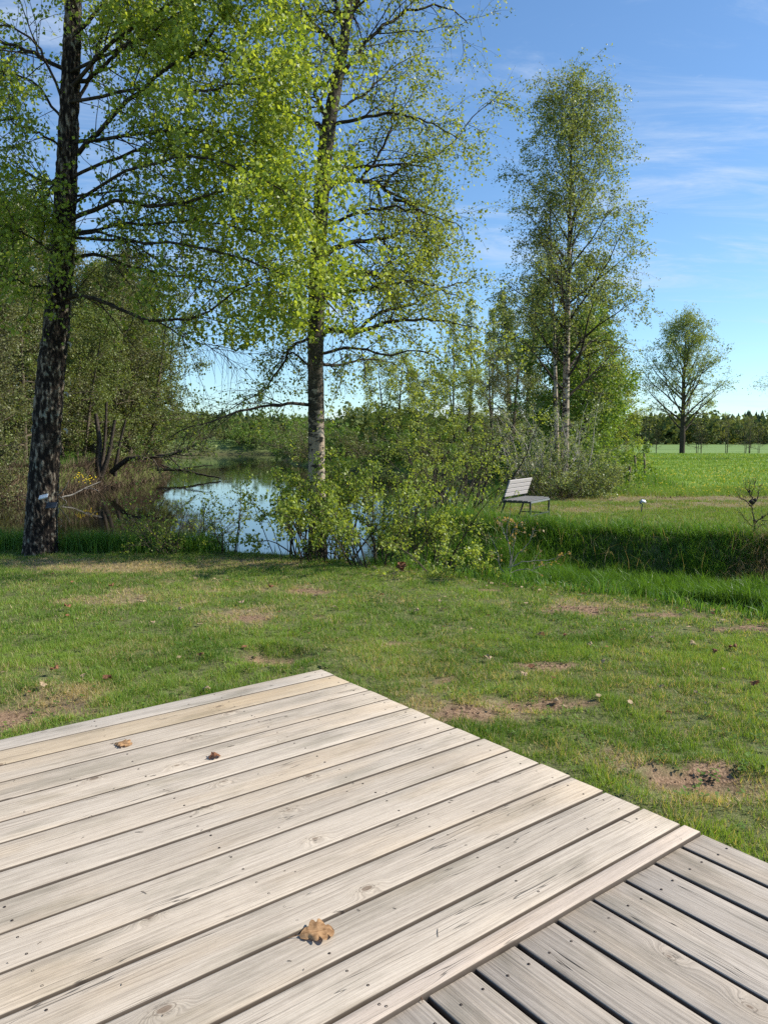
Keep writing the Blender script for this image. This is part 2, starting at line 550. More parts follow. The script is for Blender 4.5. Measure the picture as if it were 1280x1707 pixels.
def basin_sd(x, y):
    """positive inside the pond/ditch outline"""
    out = np.empty(len(x))
    A, B = BASIN, np.roll(BASIN, -1, 0)
    for s in range(0, len(x), 60000):
        px, py = x[s:s + 60000, None], y[s:s + 60000, None]
        e = B - A
        wx, wy = px - A[:, 0], py - A[:, 1]
        t = np.clip((wx * e[:, 0] + wy * e[:, 1]) / (e ** 2).sum(1), 0, 1)
        d = np.sqrt((wx - t * e[:, 0]) ** 2 + (wy - t * e[:, 1]) ** 2).min(1)
        c = ((A[:, 1] > py) != (B[:, 1] > py)) & (px < (B[:, 0] - A[:, 0]) * (py - A[:, 1]) / (B[:, 1] - A[:, 1] + 1e-12) + A[:, 0])
        out[s:s + 60000] = np.where(c.sum(1) % 2 == 1, d, -d)
    return out


HOLLOW = [(-0.77, 5.35, .26, .2, .07), (0.9, 4.42, .30, .12, .04), (-2.15, 4.25, .35, .3, .04), (1.45, 3.35, .3, .15, .05)]


def height(x, y, sd=None):
    x, y = np.asarray(x, float), np.asarray(y, float)
    if sd is None:
        sd = basin_sd(x, y)
    wig = (fbm(x, y, 0, 1.7, 3) - 0.5) * 0.5
    s2 = sd + np.where(np.abs(sd) < 3, wig, 0) * np.clip((y - 14) / 8, 0.25, 1)
    left = np.clip((-x - 9) / 4, 0, 1) * np.clip((y - 16) / 4, 0, 1)
    slope = 0.62 + 1.8 * left + 0.62 * np.clip((x - 1.5) / 1.5, 0, 1) * np.clip((y - 9.0 + 0.75 * (x - 2)) / 1.5, 0, 1) * np.clip((17 - y) / 2, 0, 1)
    dit = np.clip((x - 1.0) / 1.2, 0, 1) * np.clip((15.0 - y) / 1.5, 0, 1)
    dit = dit * dit * (3 - 2 * dit)
    cap = 1.35 * (1 - dit) + (0.56 + 0.36 * np.clip((x - 2.2) / 1.2, 0, 1) + 0.10 * (fbm(x, y, 70, 1.6, 2) - .5)) * dit
    q_ = np.maximum(s2, 0) * slope / cap
    zin = -cap * np.where(dit > 0.02, np.tanh(q_ * 1.1), np.minimum(q_, 1))
    far = np.clip((y - 12) / 20, 0, 1)
    land = (fbm(x, y, 3, 0.45, 3) - 0.5) * (0.07 + 0.18 * far) + (fbm(x, y, 7, 3.1, 2) - 0.5) * 0.035
    land = land + np.clip((-x - 12.5) * 0.085, 0, 3.0) * np.clip((y - 20) / 8, 0, 1) + left * 0.38
    z = zin + land * np.clip(1 - np.maximum(sd, 0) / 1.2, 0.15, 1)
    for hx, hy, rx, ry, dp in HOLLOW:
        q = ((x - hx) / rx) ** 2 + ((y - hy) / ry) ** 2
        z = z - dp * np.exp(-q * 1.2) + dp * 0.5 * np.exp(-(np.sqrt(q) - 1.5) ** 2 * 6)
    # shallow run-off where the mown grass ends
    z = z + 0.05 * np.exp(-((y - (20.9 + 0.1 * (x - 8))) / 0.35) ** 2) * np.clip(fbm(x, y, 2, 1.3, 2) * 3 - 1.2, 0, 1) * (x > 5)
    return z


def ell(x, y, cx, cy, rx, ry, p=1.0):
    return np.exp(-(((x - cx) / rx) ** 2 + ((y - cy) / ry) ** 2) * p)


def masks(x, y):
    """dirt, dry (0..1)"""
    n = fbm(x, y, 5, 4.5, 3)
    n2 = fbm(x, y, 15, 1.1, 3)
    dirt = 0
    for cx, cy, rx, ry, s in ((-1.21, 6.61, .24, .16, 1.0), (-.80, 5.33, .24, .18, 1.3), (1.11, 5.18, .22, .12, 1.2), (.48, 4.26, .20, .12, 1.45),
                              (.95, 4.42, .34, .09, 1.35), (-2.15, 4.24, .35, .2, 1.4), (1.40, 3.46, .28, .1, 1.3), (.09, 5.76, .13, .07, 1.0),
                              (1.84, 6.96, .28, .17, 1.35), (-.78, 7.88, .28, .11, .95), (-4.8, 8.6, .3, .1, .8), (1.95, 3.05, .35, .22, 1.3),
                              (-3.4, 6.4, .1, .06, .7), (2.5, 6.75, .4, .10, 1.1), (3.0, 6.3, .4, .10, 1.15), (1.2, 7.9, .3, .1, .7)):
        dirt = np.maximum(dirt, s * ell(x, y, cx, cy, rx, ry))
    dirt = np.clip((dirt + (n - 0.5) * 1.5 + (fbm(x, y, 25, 13.0, 2) - .5) * .8 - 0.48) * 4, 0, 1)
    dry = 0
    for cx, cy, rx, ry, s in ((-3.5, 9.6, 1.5, .6, 1.0), (-1.9, 9.75, .9, .45, .9), (-2.6, 7.45, .8, .5, .85), (.6, 4.35, .45, .22, .95),
                              (1.15, 3.6, .4, .25, .9), (1.5, 3.3, .5, .3, .9), (2.0, 2.9, .6, .4, .9), (-2.2, 4.3, .7, .6, .7), (.4, 8.3, 1.2, .3, .5),
                              (1.9, 7.1, .7, .4, .7), (-.8, 5.5, .5, .4, .6), (-1.3, 6.7, .5, .35, .7), (-.8, 7.9, .6, .3, .7),
                              (4.2, 17.2, 1.6, 1.0, 1.0), (6.0, 17.8, 2.4, .6, .8), (8.2, 18.6, 3.0, 1.2, .8), (8.5, 20.6, 4.5, .8, 1.1), (5.5, 20.5, 1.5, 1.3, 1.0)):
        dry = np.maximum(dry, s * ell(x, y, cx, cy, rx, ry))
    dry = np.clip((dry + (n - 0.5) * 1.5 + (n2 - 0.5) * 1.3 - 0.26) * 1.8, 0, 1)
    return dirt, dry


def graded(a0, a1, step, lo, hi, g=1.09):
    c = list(np.arange(a0, a1, step))
    s, v = step, c[-1]
    while v < hi:
        s *= g
        v += s
        c.append(v)
    s, v = step, a0
    pre = []
    while v > lo:
        s *= g
        v -= s
        pre.append(v)
    return np.array(pre[::-1] + c)


xs = graded(-5.0, 6.0, 0.11, -1500, 1500, 1.10)
ys = graded(2.0, 13.0, 0.11, -60, 2500, 1.07)
GX, GY = np.meshgrid(xs, ys)
gx, gy = GX.ravel(), GY.ravel()
gsd = basin_sd(gx, gy)
gz = height(gx, gy, gsd)
nx, ny = len(xs), len(ys)
ii = (np.arange(ny - 1)[:, None] * nx + np.arange(nx - 1)[None]).ravel()
gq = np.stack([ii, ii + 1, ii + 1 + nx, ii + nx], 1)
gd, gr = masks(gx, gy)
acc = Acc().add(np.stack([gx, gy, gz], 1), gq, None, 0.5)
mg, N, o = new_mat('ground_soil_and_turf')
tc = N.n('ShaderNodeTexCoord').outputs['Object']
x, y, z = N.xyz(tc)
dirt, dry, wet = N.attr('dirt'), N.attr('dry'), N.attr('wet')
n1 = N.noise(tc, 22, 5, 0.65)
n2 = N.noise(tc, 1.3, 4, 0.6)
n3 = N.noise(tc, 90, 3, 0.6)
n4 = N.noise(tc, 0.06, 4, 0.6)
turf = N.mix(N.ramp(n1, 0.35, 0.65), (0.060, 0.070, 0.026), (0.150, 0.165, 0.060))
turf = N.mix(N.ramp(dry, 0.2, 0.8), turf, N.mix(N.ramp(n1, 0.35, 0.6), (0.12, 0.085, 0.05), (0.25, 0.20, 0.11)))
n5 = N.noise(tc, 170, 3, 0.7)
turf = N.mix(N.ramp(n5, 0.56, 0.68, 0.0, 0.8), turf, (0.30, 0.26, 0.14))
turf = N.mix(N.ramp(n5, 0.34, 0.46, 0.85, 0.0), turf, (0.028, 0.03, 0.012))
soil = N.mix(N.ramp(n3, 0.35, 0.65), (0.17, 0.105, 0.062), (0.33, 0.22, 0.14))
soil = N.mix(N.m('MULTIPLY', N.ramp(n1, 0.48, 0.6), 0.85), soil, (0.075, 0.045, 0.028))
near = N.mix(dirt, turf, soil)
field = N.mix(N.ramp(n4, 0.35, 0.65), (0.115, 0.20, 0.026), (0.155, 0.245, 0.036))
field = N.mix(N.ramp(N.noise(tc, 0.9, 5, 0.7), 0.4, 0.7), field, (0.175, 0.25, 0.045))
field2 = N.mix(N.ramp(n4, 0.4, 0.6), (0.13, 0.20, 0.055), (0.17, 0.25, 0.075))
fm = N.ramp(N.m('ADD', y, N.m('MULTIPLY', n2, 2.0)), 21.5, 25.0)
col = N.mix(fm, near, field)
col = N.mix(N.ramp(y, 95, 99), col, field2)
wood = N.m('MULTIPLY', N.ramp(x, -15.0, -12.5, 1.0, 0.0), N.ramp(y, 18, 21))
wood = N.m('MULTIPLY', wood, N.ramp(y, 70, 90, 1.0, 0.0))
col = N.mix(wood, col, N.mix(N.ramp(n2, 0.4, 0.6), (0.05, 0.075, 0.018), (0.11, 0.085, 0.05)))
bank = N.mix(N.ramp(n1, 0.4, 0.65), (0.035, 0.025, 0.017), (0.12, 0.08, 0.05))
col = N.mix(wet, col, bank)
bh = N.m('ADD', N.m('MULTIPLY', n1, 0.6), N.m('MULTIPLY', n3, 0.4))
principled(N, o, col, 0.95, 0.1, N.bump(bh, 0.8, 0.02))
gro = acc.obj('ground', mg, kind='structure')
me = gro.data
for nm, arr in (('dirt', gd), ('dry', gr), ('wet', np.clip(np.where((gx < -9) & (gy > 18), gsd + 0.15, gsd - 0.5) * 2.0, 0, 1))):
    at = me.attributes.new(nm, 'FLOAT', 'POINT')
    at.data.foreach_set('value', arr.astype(np.float32))

# water
mw, N, o = new_mat('pond_water')
tc = N.n('ShaderNodeTexCoord').outputs['Object']
x, y, z = N.xyz(tc)
wv = N.noise(N.comb(N.m('MULTIPLY', x, 1.6), N.m('MULTIPLY', y, 5.0), 0.0), 1.0, 3, 0.5)
wv2 = N.noise(N.comb(N.m('MULTIPLY', x, 0.25), N.m('MULTIPLY', y, 0.5), 0.0), 1.0, 2, 0.5)
b = principled(N, o, (0.012, 0.011, 0.006), 0.03, 0.5, N.bump(N.m('MULTIPLY', wv, N.ramp(wv2, 0.4, 0.7, 0.1, 1.0)), 0.035, 0.04))
b.inputs['IOR'].default_value = 1.38
wa = Acc().add([(-60, 8, WATER_Z), (2.2, 8, WATER_Z), (2.2, 134, WATER_Z), (-60, 134, WATER_Z), (12, 14.2, WATER_Z), (12, 134, WATER_Z), (2.2, 14.2, WATER_Z)], [[0, 1, 2, 3], [6, 4, 5, 2]])
wa.obj('water', mw, kind='structure', smooth=False)

# ------------------------------------------------------------------ grass
DC = np.array([-0.312, 4.119])
dv = np.array([0.5997, -0.8002])
ev = np.array([-0.8002, -0.5997])


def under_deck(x, y, mrg=0.0):
    p = (x - DC[0]) * dv[0] + (y - DC[1]) * dv[1]
    e = (x - DC[0]) * ev[0] + (y - DC[1]) * ev[1]
    return (p > 0.02 - mrg) & (e > -0.05 - mrg)


def scatter(n, x0, x1, y0, y1):
    return rng.uniform(x0, x1, n), rng.uniform(y0, y1, n)


def in_view(x, y, m=0.6):
    return np.abs(x) < 0.505 * y + m


def blades(acc, x, y, z, L, Wd, lean, tint, segs=1, tilt=(0, 0)):
    n = len(x)
    if n == 0:
        return
    a = rng.uniform(0, 2 * math.pi, n)
    b = rng.uniform(0, 2 * math.pi, n)
    L = np.broadcast_to(L, (n,))
    Wd = np.broadcast_to(Wd, (n,))
    side = np.stack([np.cos(a), np.sin(a), 0 * a], 1) * Wd[:, None] * 0.5
    ln = np.broadcast_to(lean, (n,)) * rng.uniform(0.15, 1.0, n)
    ld = np.stack([np.cos(b) * ln + tilt[0], np.sin(b) * ln + tilt[1], np.sqrt(np.maximum(0.08, 1 - np.minimum(ln, 0.95) ** 2))], 1)
    P = np.stack([x, y, z - 0.004], 1)
    tip = P + unit(ld) * L[:, None]
    t = np.broadcast_to(tint, (n,))
    if segs == 1:
        V = np.stack([P - side, P + side, tip], 1).reshape(-1, 3)
        acc.add(V, None, np.arange(n * 3).reshape(-1, 3), np.repeat(t, 3))
    else:
        up = np.array([0, 0, 1.0])
        mid = P + unit(unit(ld) * 0.45 + up * 0.75) * L[:, None] * 0.52
        V = np.stack([P - side, P + side, mid + side * 0.8, mid - side * 0.8, tip], 1).reshape(-1, 3)
        k = np.arange(n)[:, None] * 5
        acc.add(V, k + np.array([[0, 1, 2, 3]]), k + np.array([[3, 2, 4]]), np.repeat(t, 5))


def lawn():
    ac = Acc()
    for (n, y0, y1, wd) in ((1150000, 1.2, 6.0, 0.0039), (700000, 6.0, 11.6, 0.0060)):
        xm = 0.505 * y1 + 2.4
        x, y = scatter(n, -xm, xm, y0, y1)
        k = in_view(x, y, 2.4) & ~under_deck(x, y)
        x, y = x[k], y[k]
        sd = basin_sd(x, y)
        k = sd < 0.1
        x, y, sd = x[k], y[k], sd[k]
        dirt, dry = masks(x, y)
        cl = 0.7 * fbm(x, y, 1, 9.0, 3) + 0.3 * fbm(x, y, 6, 22.0, 2)
        big = fbm(x, y, 2, 0.9, 2)
        keep = rng.random(len(x)) < np.clip(0.30 + (cl - 0.34) * 3.2, 0.10, 1) * (1 - 0.95 * dirt) * (1 - 0.2 * dry)
        x, y, dry, cl, big = x[keep], y[keep], dry[keep], cl[keep], big[keep]
        z = height(x, y)
        L = (0.014 + 0.075 * np.clip(cl - 0.30, 0, 1) + 0.014 * big) * rng.uniform(0.5, 1.5, len(x)) * (1 - 0.1 * dry)
        t = np.clip(0.5 + 2.0 * (fbm(x, y, 9, 2.2, 3) - 0.5) + rng.normal(0, 0.22, len(x)), 0, 0.9)
        isdry = rng.random(len(x)) < (0.12 + 0.30 * np.clip((fbm(x, y, 40, 1.6, 3) - 0.5) * 4, 0, 1) + 0.6 * dry)
        t = np.where(isdry, 1.0, t)
        blades(ac, x, y, z, L, wd * rng.uniform(0.7, 1.4, len(x)), np.where(isdry, 1.5, 0.95), t)
    o = ac.obj('lawn_grass', M['grass'], kind='stuff')
    tag(o, 'short green lawn grass with straw coloured dry patches in front of the deck', 'grass')


lawn()


def lawn_weeds():
    ac = Acc()
    n = 5200
    x, y = rng.uniform(-5.5, 6, n), rng.uniform(2.4, 11, n)
    k = in_view(x, y, 2.0) & ~under_deck(x, y, .03) & (basin_sd(x, y) < -.1) & (rng.random(n) < np.clip((fbm(x, y, 61, 1.4, 2) - .38) * 5, 0, 1))
    x, y = x[k], y[k]
    z = height(x, y)
    m_ = 7
    for j in range(m_):
        a = rng.uniform(0, 2 * math.pi, len(x))
        d = np.stack([np.cos(a), np.sin(a), rng.uniform(.0, .5, len(x))], 1)
        sd_ = np.stack([-np.sin(a), np.cos(a), 0 * a], 1)
        L = rng.uniform(.010, .026, len(x))[:, None]
        b = np.stack([x, y, z + .012 + rng.uniform(0, .018, len(x))], 1) + rng.normal(0, .010, (len(x), 3)) * [1, 1, .3]
        V = np.stack([b, b + d * L * .5 + sd_ * L * .38, b + d * L, b + d * L * .5 - sd_ * L * .38], 1).reshape(-1, 3)
        ac.add(V, np.arange(len(x) * 4).reshape(-1, 4), None, np.repeat(rng.uniform(0, .9, len(x)), 4))
    o = ac.obj('lawn_weeds', M['leafDeep'], kind='stuff')
    tag(o, 'small round weed and clover leaves between the lawn grass', 'weeds')


lawn_weeds()


def far_lawn():
    ac = Acc()
    x, y = scatter(500000, 0.2, 17.0, 11.0, 24.5)
    k = in_view(x, y, 3.0) & (rng.random(len(x)) < np.clip(17.0 / y, 0, 1) ** 1.5)
    x, y = x[k], y[k]
    sd = basin_sd(x, y)
    k = sd < -0.1
    x, y = x[k], y[k]
    dirt, dry = masks(x, y)
    cl = fbm(x, y, 1, 4.0, 3)
    keep = rng.random(len(x)) < (1 - 0.8 * dry) * np.clip(cl * 1.8, 0.2, 1)
    x, y, dry, cl = x[keep], y[keep], dry[keep], cl[keep]
    edge = np.clip((y - (20.9 + 0.1 * (x - 8))) / 0.6, 0, 1)
    L = (0.03 + 0.05 * cl + 0.14 * edge) * rng.uniform(0.6, 1.3, len(x))
    t = np.clip(0.25 + 0.6 * fbm(x, y, 9, 0.8, 3) + rng.normal(0, 0.15, len(x)), 0, 0.9)
    t = np.where(rng.random(len(x)) < 0.12 + 0.6 * dry - 0.1 * edge, 1.0, t)
    blades(ac, x, y, height(x, y), L, 0.010 * rng.uniform(0.7, 1.5, len(x)), 0.8, t)
    o = ac.obj('far_lawn_grass', M['grassField'], kind='stuff')
    tag(o, 'mown pale green grass with tan strips beyond the ditch round the bench', 'grass')
    ac = Acc()
    x, y = scatter(330000, -2, 48, 21, 92)
    k = in_view(x, y, 3.5) & (x > 0.13 * y + 3.4) & (y > 21.5 + 0.1 * (x - 8)) & (rng.random(len(x)) < np.clip(26.0 / y, 0, 1) ** 1.2)
    x, y = x[k], y[k]
    cl = fbm(x, y, 1, 0.8, 3)
    t = np.clip(0.2 + 0.8 * cl + rng.normal(0, 0.15, len(x)), 0, 0.9)
    blades(ac, x, y, height(x, y), (0.08 + 0.10 * cl) * rng.uniform(0.6, 1.3, len(x)), 0.0007 * y * rng.uniform(0.8, 1.6, len(x)), 0.7, t)
    o = ac.obj('meadow_grass', M['grassField'], kind='stuff')
    tag(o, 'bright green meadow grass beyond the mown strip reaching back to the field trees', 'grass')


far_lawn()


def long_grass():
    # rim on the near lip and slopes of pond and ditch
    ac = Acc()
    x, y = scatter(620000, -10, 11.5, 2.5, 15)
    k = in_view(x, y, 3.2)
    x, y = x[k], y[k]
    sd = basin_sd(x, y)
    near = (y < 12.2 - 0.55 * np.clip(x - 2.6, 0, 3)) | (x < 0)
    far = ~near
    nl = fbm(x, y, 4, 1.2, 3)
    rim = near & (sd > -0.30 + (nl - 0.5) * 0.9) & (sd < np.where(x < -0.8, 0.5, np.where(x > 0.9, 0.42, 0.8)))
    # the left stretch of rim is thin and trodden
    left = np.clip((-x - 0.6) / 1.0, 0, 1)
    pr = np.where(rim, np.clip(0.75 - 0.55 * left + (nl - 0.5) * 2.2, 0.04, 1), 0)
    pr = pr * np.where((x > -3.5) & (x < -1.0), 0.3, 1)
    fslope = far & (sd > -0.95 + (nl - 0.5) * 1.6) & (sd < 1.6)
    pr = np.where(fslope, np.clip(0.1 + (fbm(x, y, 44, 4.5, 2) - 0.3) * 2.0, 0.08, 0.8), pr)
    floor_ = (x > 1.5) & (y < 13) & ~rim & (sd > 0.3)
    pr = np.where(floor_, 0.14, pr)
    k = rng.random(len(x)) < pr * 0.55
    x, y, sd, nl, rim, left = x[k], y[k], sd[k], nl[k], rim[k], left[k]
    z = height(x, y, sd)
    k = z > WATER_Z - 0.05
    x, y, sd, nl, rim, left, z = x[k], y[k], sd[k], nl[k], rim[k], left[k], z[k]
    cp = fbm(x, y, 44, 4.5, 2)
    L = np.where(rim, 0.08 + 0.12 * np.clip(sd + 0.35, 0, 1) + 0.30 * (cp - 0.5) + 0.12 * (nl - 0.5) - 0.035 * left, 0.12 + 0.18 * nl + 0.18 * (cp - 0.35)) * rng.uniform(0.5, 1.5, len(x))
    L = np.maximum(L, 0.03)
    t = np.clip(0.45 + 0.8 * (nl - 0.5) + 0.8 * (cp - 0.5) + rng.normal(0, 0.25, len(x)), 0, 0.9)
    t = np.where(rng.random(len(x)) < 0.035, 1.0, t)
    blades(ac, x, y, z, L, 0.0085 * rng.uniform(0.6, 1.4, len(x)), 0.8, t, 2)
    # the steep far side of the ditch
    line = np.array([(0.9, 16.0), (1.0, 14.3), (2.0, 13.4), (3.9, 12.6), (6.2, 11.4), (9.5, 9.4)])
    n = 140000
    sg = rng.choice(5, n, p=np.array([.12, .12, .24, .28, .24]))
    f = rng.random(n)[:, None]
    q = line[sg] * (1 - f) + line[sg + 1] * f
    dd = unit(line[sg + 1] - line[sg])
    off = rng.uniform(-0.8, 2.0, n)
    q = q + np.stack([dd[:, 1], -dd[:, 0]], 1) * off[:, None]
    q = q[(basin_sd(q[:, 0], q[:, 1]) > -0.5)]
    xx, yy = q[:, 0], q[:, 1]
    c2 = 0.5 * fbm(xx, yy, 44, 2.5, 2) + 0.5 * fbm(xx, yy, 47, 9.0, 2)
    kk = rng.random(len(xx)) < np.clip(0.45 + (c2 - 0.3) * 1.2, 0.3, 1)
    xx, yy, c2 = xx[kk], yy[kk], c2[kk]
    zz = height(xx, yy)
    kk = (zz > WATER_Z - 0.03) | (xx > 2.2)
    xx, yy, c2, zz = xx[kk], yy[kk], c2[kk], zz[kk]
    tt = np.clip(0.45 + 1.2 * (c2 - 0.5) + rng.normal(0, 0.22, len(xx)), 0, 0.9)
    blades(ac, xx, yy, np.maximum(zz, WATER_Z), (0.09 + 0.20 * np.clip(c2 - 0.22, 0, 1) + 0.34 * np.clip(fbm(xx, yy, 80, 1.5, 3) - 0.36, 0, 1)) * rng.uniform(0.4, 1.7, len(xx)), 0.0080 * rng.uniform(0.6, 1.4, len(xx)), 0.95, tt, 2, (-0.18, -0.30))
    n = 900
    q = line[rng.integers(1, 5, n)] + rng.normal(0, .9, (n, 2))
    sdq = basin_sd(q[:, 0], q[:, 1])
    q = q[(sdq > -.5) & (sdq < .9)]
    zq = height(q[:, 0], q[:, 1])
    q, zq = q[zq > WATER_Z], zq[zq > WATER_Z]
    blades(ac, q[:, 0], q[:, 1], zq, rng.uniform(.25, .6, len(q)), .006, 1.0, 1.0, 2)
    # taller tussocks by the left birch
    n = 9000
    cx = rng.choice([-5.6, -5.2, -4.35, -4.0, -3.6, -3.2, -5.9, -2.9, -6.3, -2.5], n)
    x = cx + rng.normal(0, 0.16, n)
    y = 11.0 + (x + 5) * -0.1 + rng.normal(0, 0.14, n)
    blades(ac, x, y, height(x, y), rng.uniform(0.14, 0.38, n), 0.008 * rng.uniform(0.6, 1.3, n), 0.6, np.clip(rng.normal(0.5, 0.2, n), 0, 0.9), 2)
    o = ac.obj('bank_grass', M['grassLong'], kind='stuff')
    tag(o, 'long lush grass along the lawn edge and the shaded ditch bank', 'grass')
    # banks further off
    ac = Acc()
    x, y = scatter(700000, -30, 12, 14, 76)
    k = in_view(x, y, 2)
    x, y = x[k], y[k]
    sd = basin_sd(x, y)
    k = (sd > -6) & (sd < np.where((x < -9) & (y < 62), 0.02, 0.7))
    x, y, sd = x[k], y[k], sd[k]
    nl = fbm(x, y, 4, 0.5, 3)
    k = (rng.random(len(x)) < np.clip(0.4 + (nl - .5) * 2, 0.1, 1)) & ~((x > 1) & (y < 24) & (sd < -1.2))
    x, y, sd, nl = x[k], y[k], sd[k], nl[k]
    t = np.clip(0.4 + 0.9 * (nl - 0.5) + rng.normal(0, 0.2, len(x)), 0, 0.9)
    t = np.where(rng.random(len(x)) < np.clip(0.15 + sd * 0.8, 0.08, 0.7), 1.0, t)
    blades(ac, x, y, height(x, y, sd), rng.uniform(0.15, 0.42, len(x)), 0.0006 * y * rng.uniform(0.7, 1.5, len(x)), 0.6, t, 1)
    o = ac.obj('far_bank_grass', M['grassLong'], kind='stuff')
    tag(o, 'rough green and brown grass on the banks round the pond', 'grass')


long_grass()


def straw_tussock():
    ac = Acc()
    n = 5200
    x = 5.75 + rng.normal(0, 0.34, n)
    y = 10.95 + rng.normal(0, 0.40, n)
    k = in_view(x, y, 0.8)
    x, y = x[k], y[k]
    blades(ac, x, y, height(x, y), rng.uniform(0.15, 0.42, len(x)), 0.006, 1.3, rng.uniform(0, 1, len(x)), 2, (-0.35, -0.45))
    o = ac.obj('dead_grass', M['straw'], kind='stuff')
    tag(o, 'matted dead straw hanging down the ditch bank below the pruned sapling', 'dead grass')


straw_tussock()


def dandelions():
    ac = Acc()
    n = 2600
    y = 22 + 66 * rng.random(n) ** 1.4
    x = rng.uniform(0, 1, n) * (0.51 * y + 1 - (0.16 * y + 3.6)) + 0.16 * y + 3.6
    dens = 0.22 + 1.3 * ell(x, y, 11.5, 23.5, 3.2, 2.2) + 0.7 * ell(x, y, 20, 36, 9, 5) + 0.4 * (fbm(x, y, 31, 0.25, 2) - .4)
    k = rng.random(n) < dens
    x, y = x[k], y[k]
    z = height(x, y) + rng.uniform(0.05, 0.14, len(x))
    r = 0.014 + 0.00045 * y
    an = np.arange(5) * 2 * math.pi / 5
    P = np.stack([x, y, z], 1)
    ring = P[:, None] + r[:, None, None] * np.stack([np.cos(an), np.sin(an), 0 * an], 1)[None]
    V = np.concatenate([P[:, None] + np.array([0, 0, 0.012]), ring], 1)
    kk = np.arange(len(x))[:, None] * 6
    tr = np.concatenate([kk + np.array([[0, 1 + j, 1 + (j + 1) % 5]]) for j in range(5)])
    ac.add(V.reshape(-1, 3), None, tr)
    # marsh marigolds on the far bank
    o = ac.obj('dandelion_flowers', M['yellow'], kind='stuff')
    tag(o, 'yellow dandelion heads dotted over the meadow', 'flowers')


dandelions()


# ------------------------------------------------------------------ trees
def grow(P0, D0, L, K, wander, grav, lift=0.0, g_ramp=True):
    """vectorised random walks: returns (N,K+1,3)"""
    N = len(P0)
    P = np.zeros((N, K + 1, 3))
    P[:, 0] = P0
    d = unit(np.asarray(D0, float))
    st = (np.asarray(L) / K)[:, None]
    for k in range(K):
        g = grav * ((k + 1) / K if g_ramp else 1)
        d = unit(d + rng.normal(0, wander, (N, 3)) + np.array([0, 0, -1.0]) * g + np.array([0, 0, lift]))
        P[:, k + 1] = P[:, k] + d * st
    return P


def along(P, idx, t):
    """point and tangent on polylines P[idx] at t in 0..1"""
    K = P.shape[1] - 1
    f = np.clip(t, 0, 0.9999) * K
    i = f.astype(int)
    fr = (f - i)[:, None]
    a, b = P[idx, i], P[idx, i + 1]
    return a * (1 - fr) + b * fr, unit(b - a)


def side_dirs(T, ang, flat=0.0):
    n = len(T)
    r = unit(np.cross(T, rng.normal(0, 1, (n, 3))))
    if flat:
        r = unit(r * np.array([1, 1, 1 - flat]))
    a = np.asarray(ang)[:, None] if np.ndim(ang) else ang
    return unit(T * np.cos(a) + r * np.sin(a))


def spawn(P, Rr, n_per, t0, t1, ang, lens, K, wander, grav, rfac=0.5, flat=0.0, rmin=0.002, taper=0.8, shrink=0.6):
    N = len(P)
    idx = np.repeat(np.arange(N), n_per)
    n = len(idx)
    t = rng.uniform(t0, t1, n)
    p, T = along(P, idx, t)
    K0 = P.shape[1] - 1
    r0 = np.maximum(Rr[idx, (t * K0).astype(int)] * rfac, rmin)
    D = side_dirs(T, rng.uniform(ang[0], ang[1], n), flat)
    L = rng.uniform(lens[0], lens[1], n) * (1 - shrink * t)
    Q = grow(p, D, L, K, wander, grav)
    rr = r0[:, None] * (1 - taper * np.linspace(0, 1, K + 1)[None])
    return Q, np.maximum(rr, 0.0012)


def leaves(acc, P, per, size, t0=0.15, hang=0.5, tintshift=0.0, off=0.03, wide=0.42, keep=None):
    N = len(P)
    idx = np.repeat(np.arange(N), per)
    n = len(idx)
    t = rng.uniform(t0, 1, n)
    p, T = along(P, idx, t)
    p = p + rng.normal(0, off, (n, 3))
    if keep is not None:
        k = keep(p)
        p, idx = p[k], idx[k]
        n = len(p)
    a = unit(rng.normal(0, 1, (n, 3)) + np.array([0, 0, -hang]))
    s = unit(np.cross(a, rng.normal(0, 1, (n, 3))))
    nr = np.cross(a, s)
    L = (size * rng.uniform(0.4, 1.2, n))[:, None]
    V = np.stack([p, p + a * L * .42 + s * L * wide + nr * L * .10, p + a * L, p + a * L * .42 - s * L * wide + nr * L * .10], 1)
    tb = rng.uniform(0, 1, N)[idx] * 0.5
    t = np.clip(tb + rng.normal(0.25, 0.2, n) + tintshift, 0, 0.92)
    acc.add(V.reshape(-1, 3), np.arange(n * 4).reshape(-1, 4), None, np.repeat(t, 4))


def smooth_line(pts, K):
    """Catmull-Rom through points, K+1 samples"""
    p = np.asarray(pts, float)
    if len(p) == 2:
        return p[0] + (p[1] - p[0]) * np.linspace(0, 1, K + 1)[:, None]
    q = np.concatenate([[2 * p[0] - p[1]], p, [2 * p[-1] - p[-2]]])
    out = []
    for u in np.linspace(0, len(p) - 1 - 1e-6, K + 1):
        i = int(u)
        f = u - i
        a, b, c, d = q[i:i + 4]
        out.append(0.5 * (2 * b + (c - a) * f + (2 * a - 5 * b + 4 * c - d) * f * f + (3 * b - a - 3 * c + d) * f ** 3))
    return np.array(out)


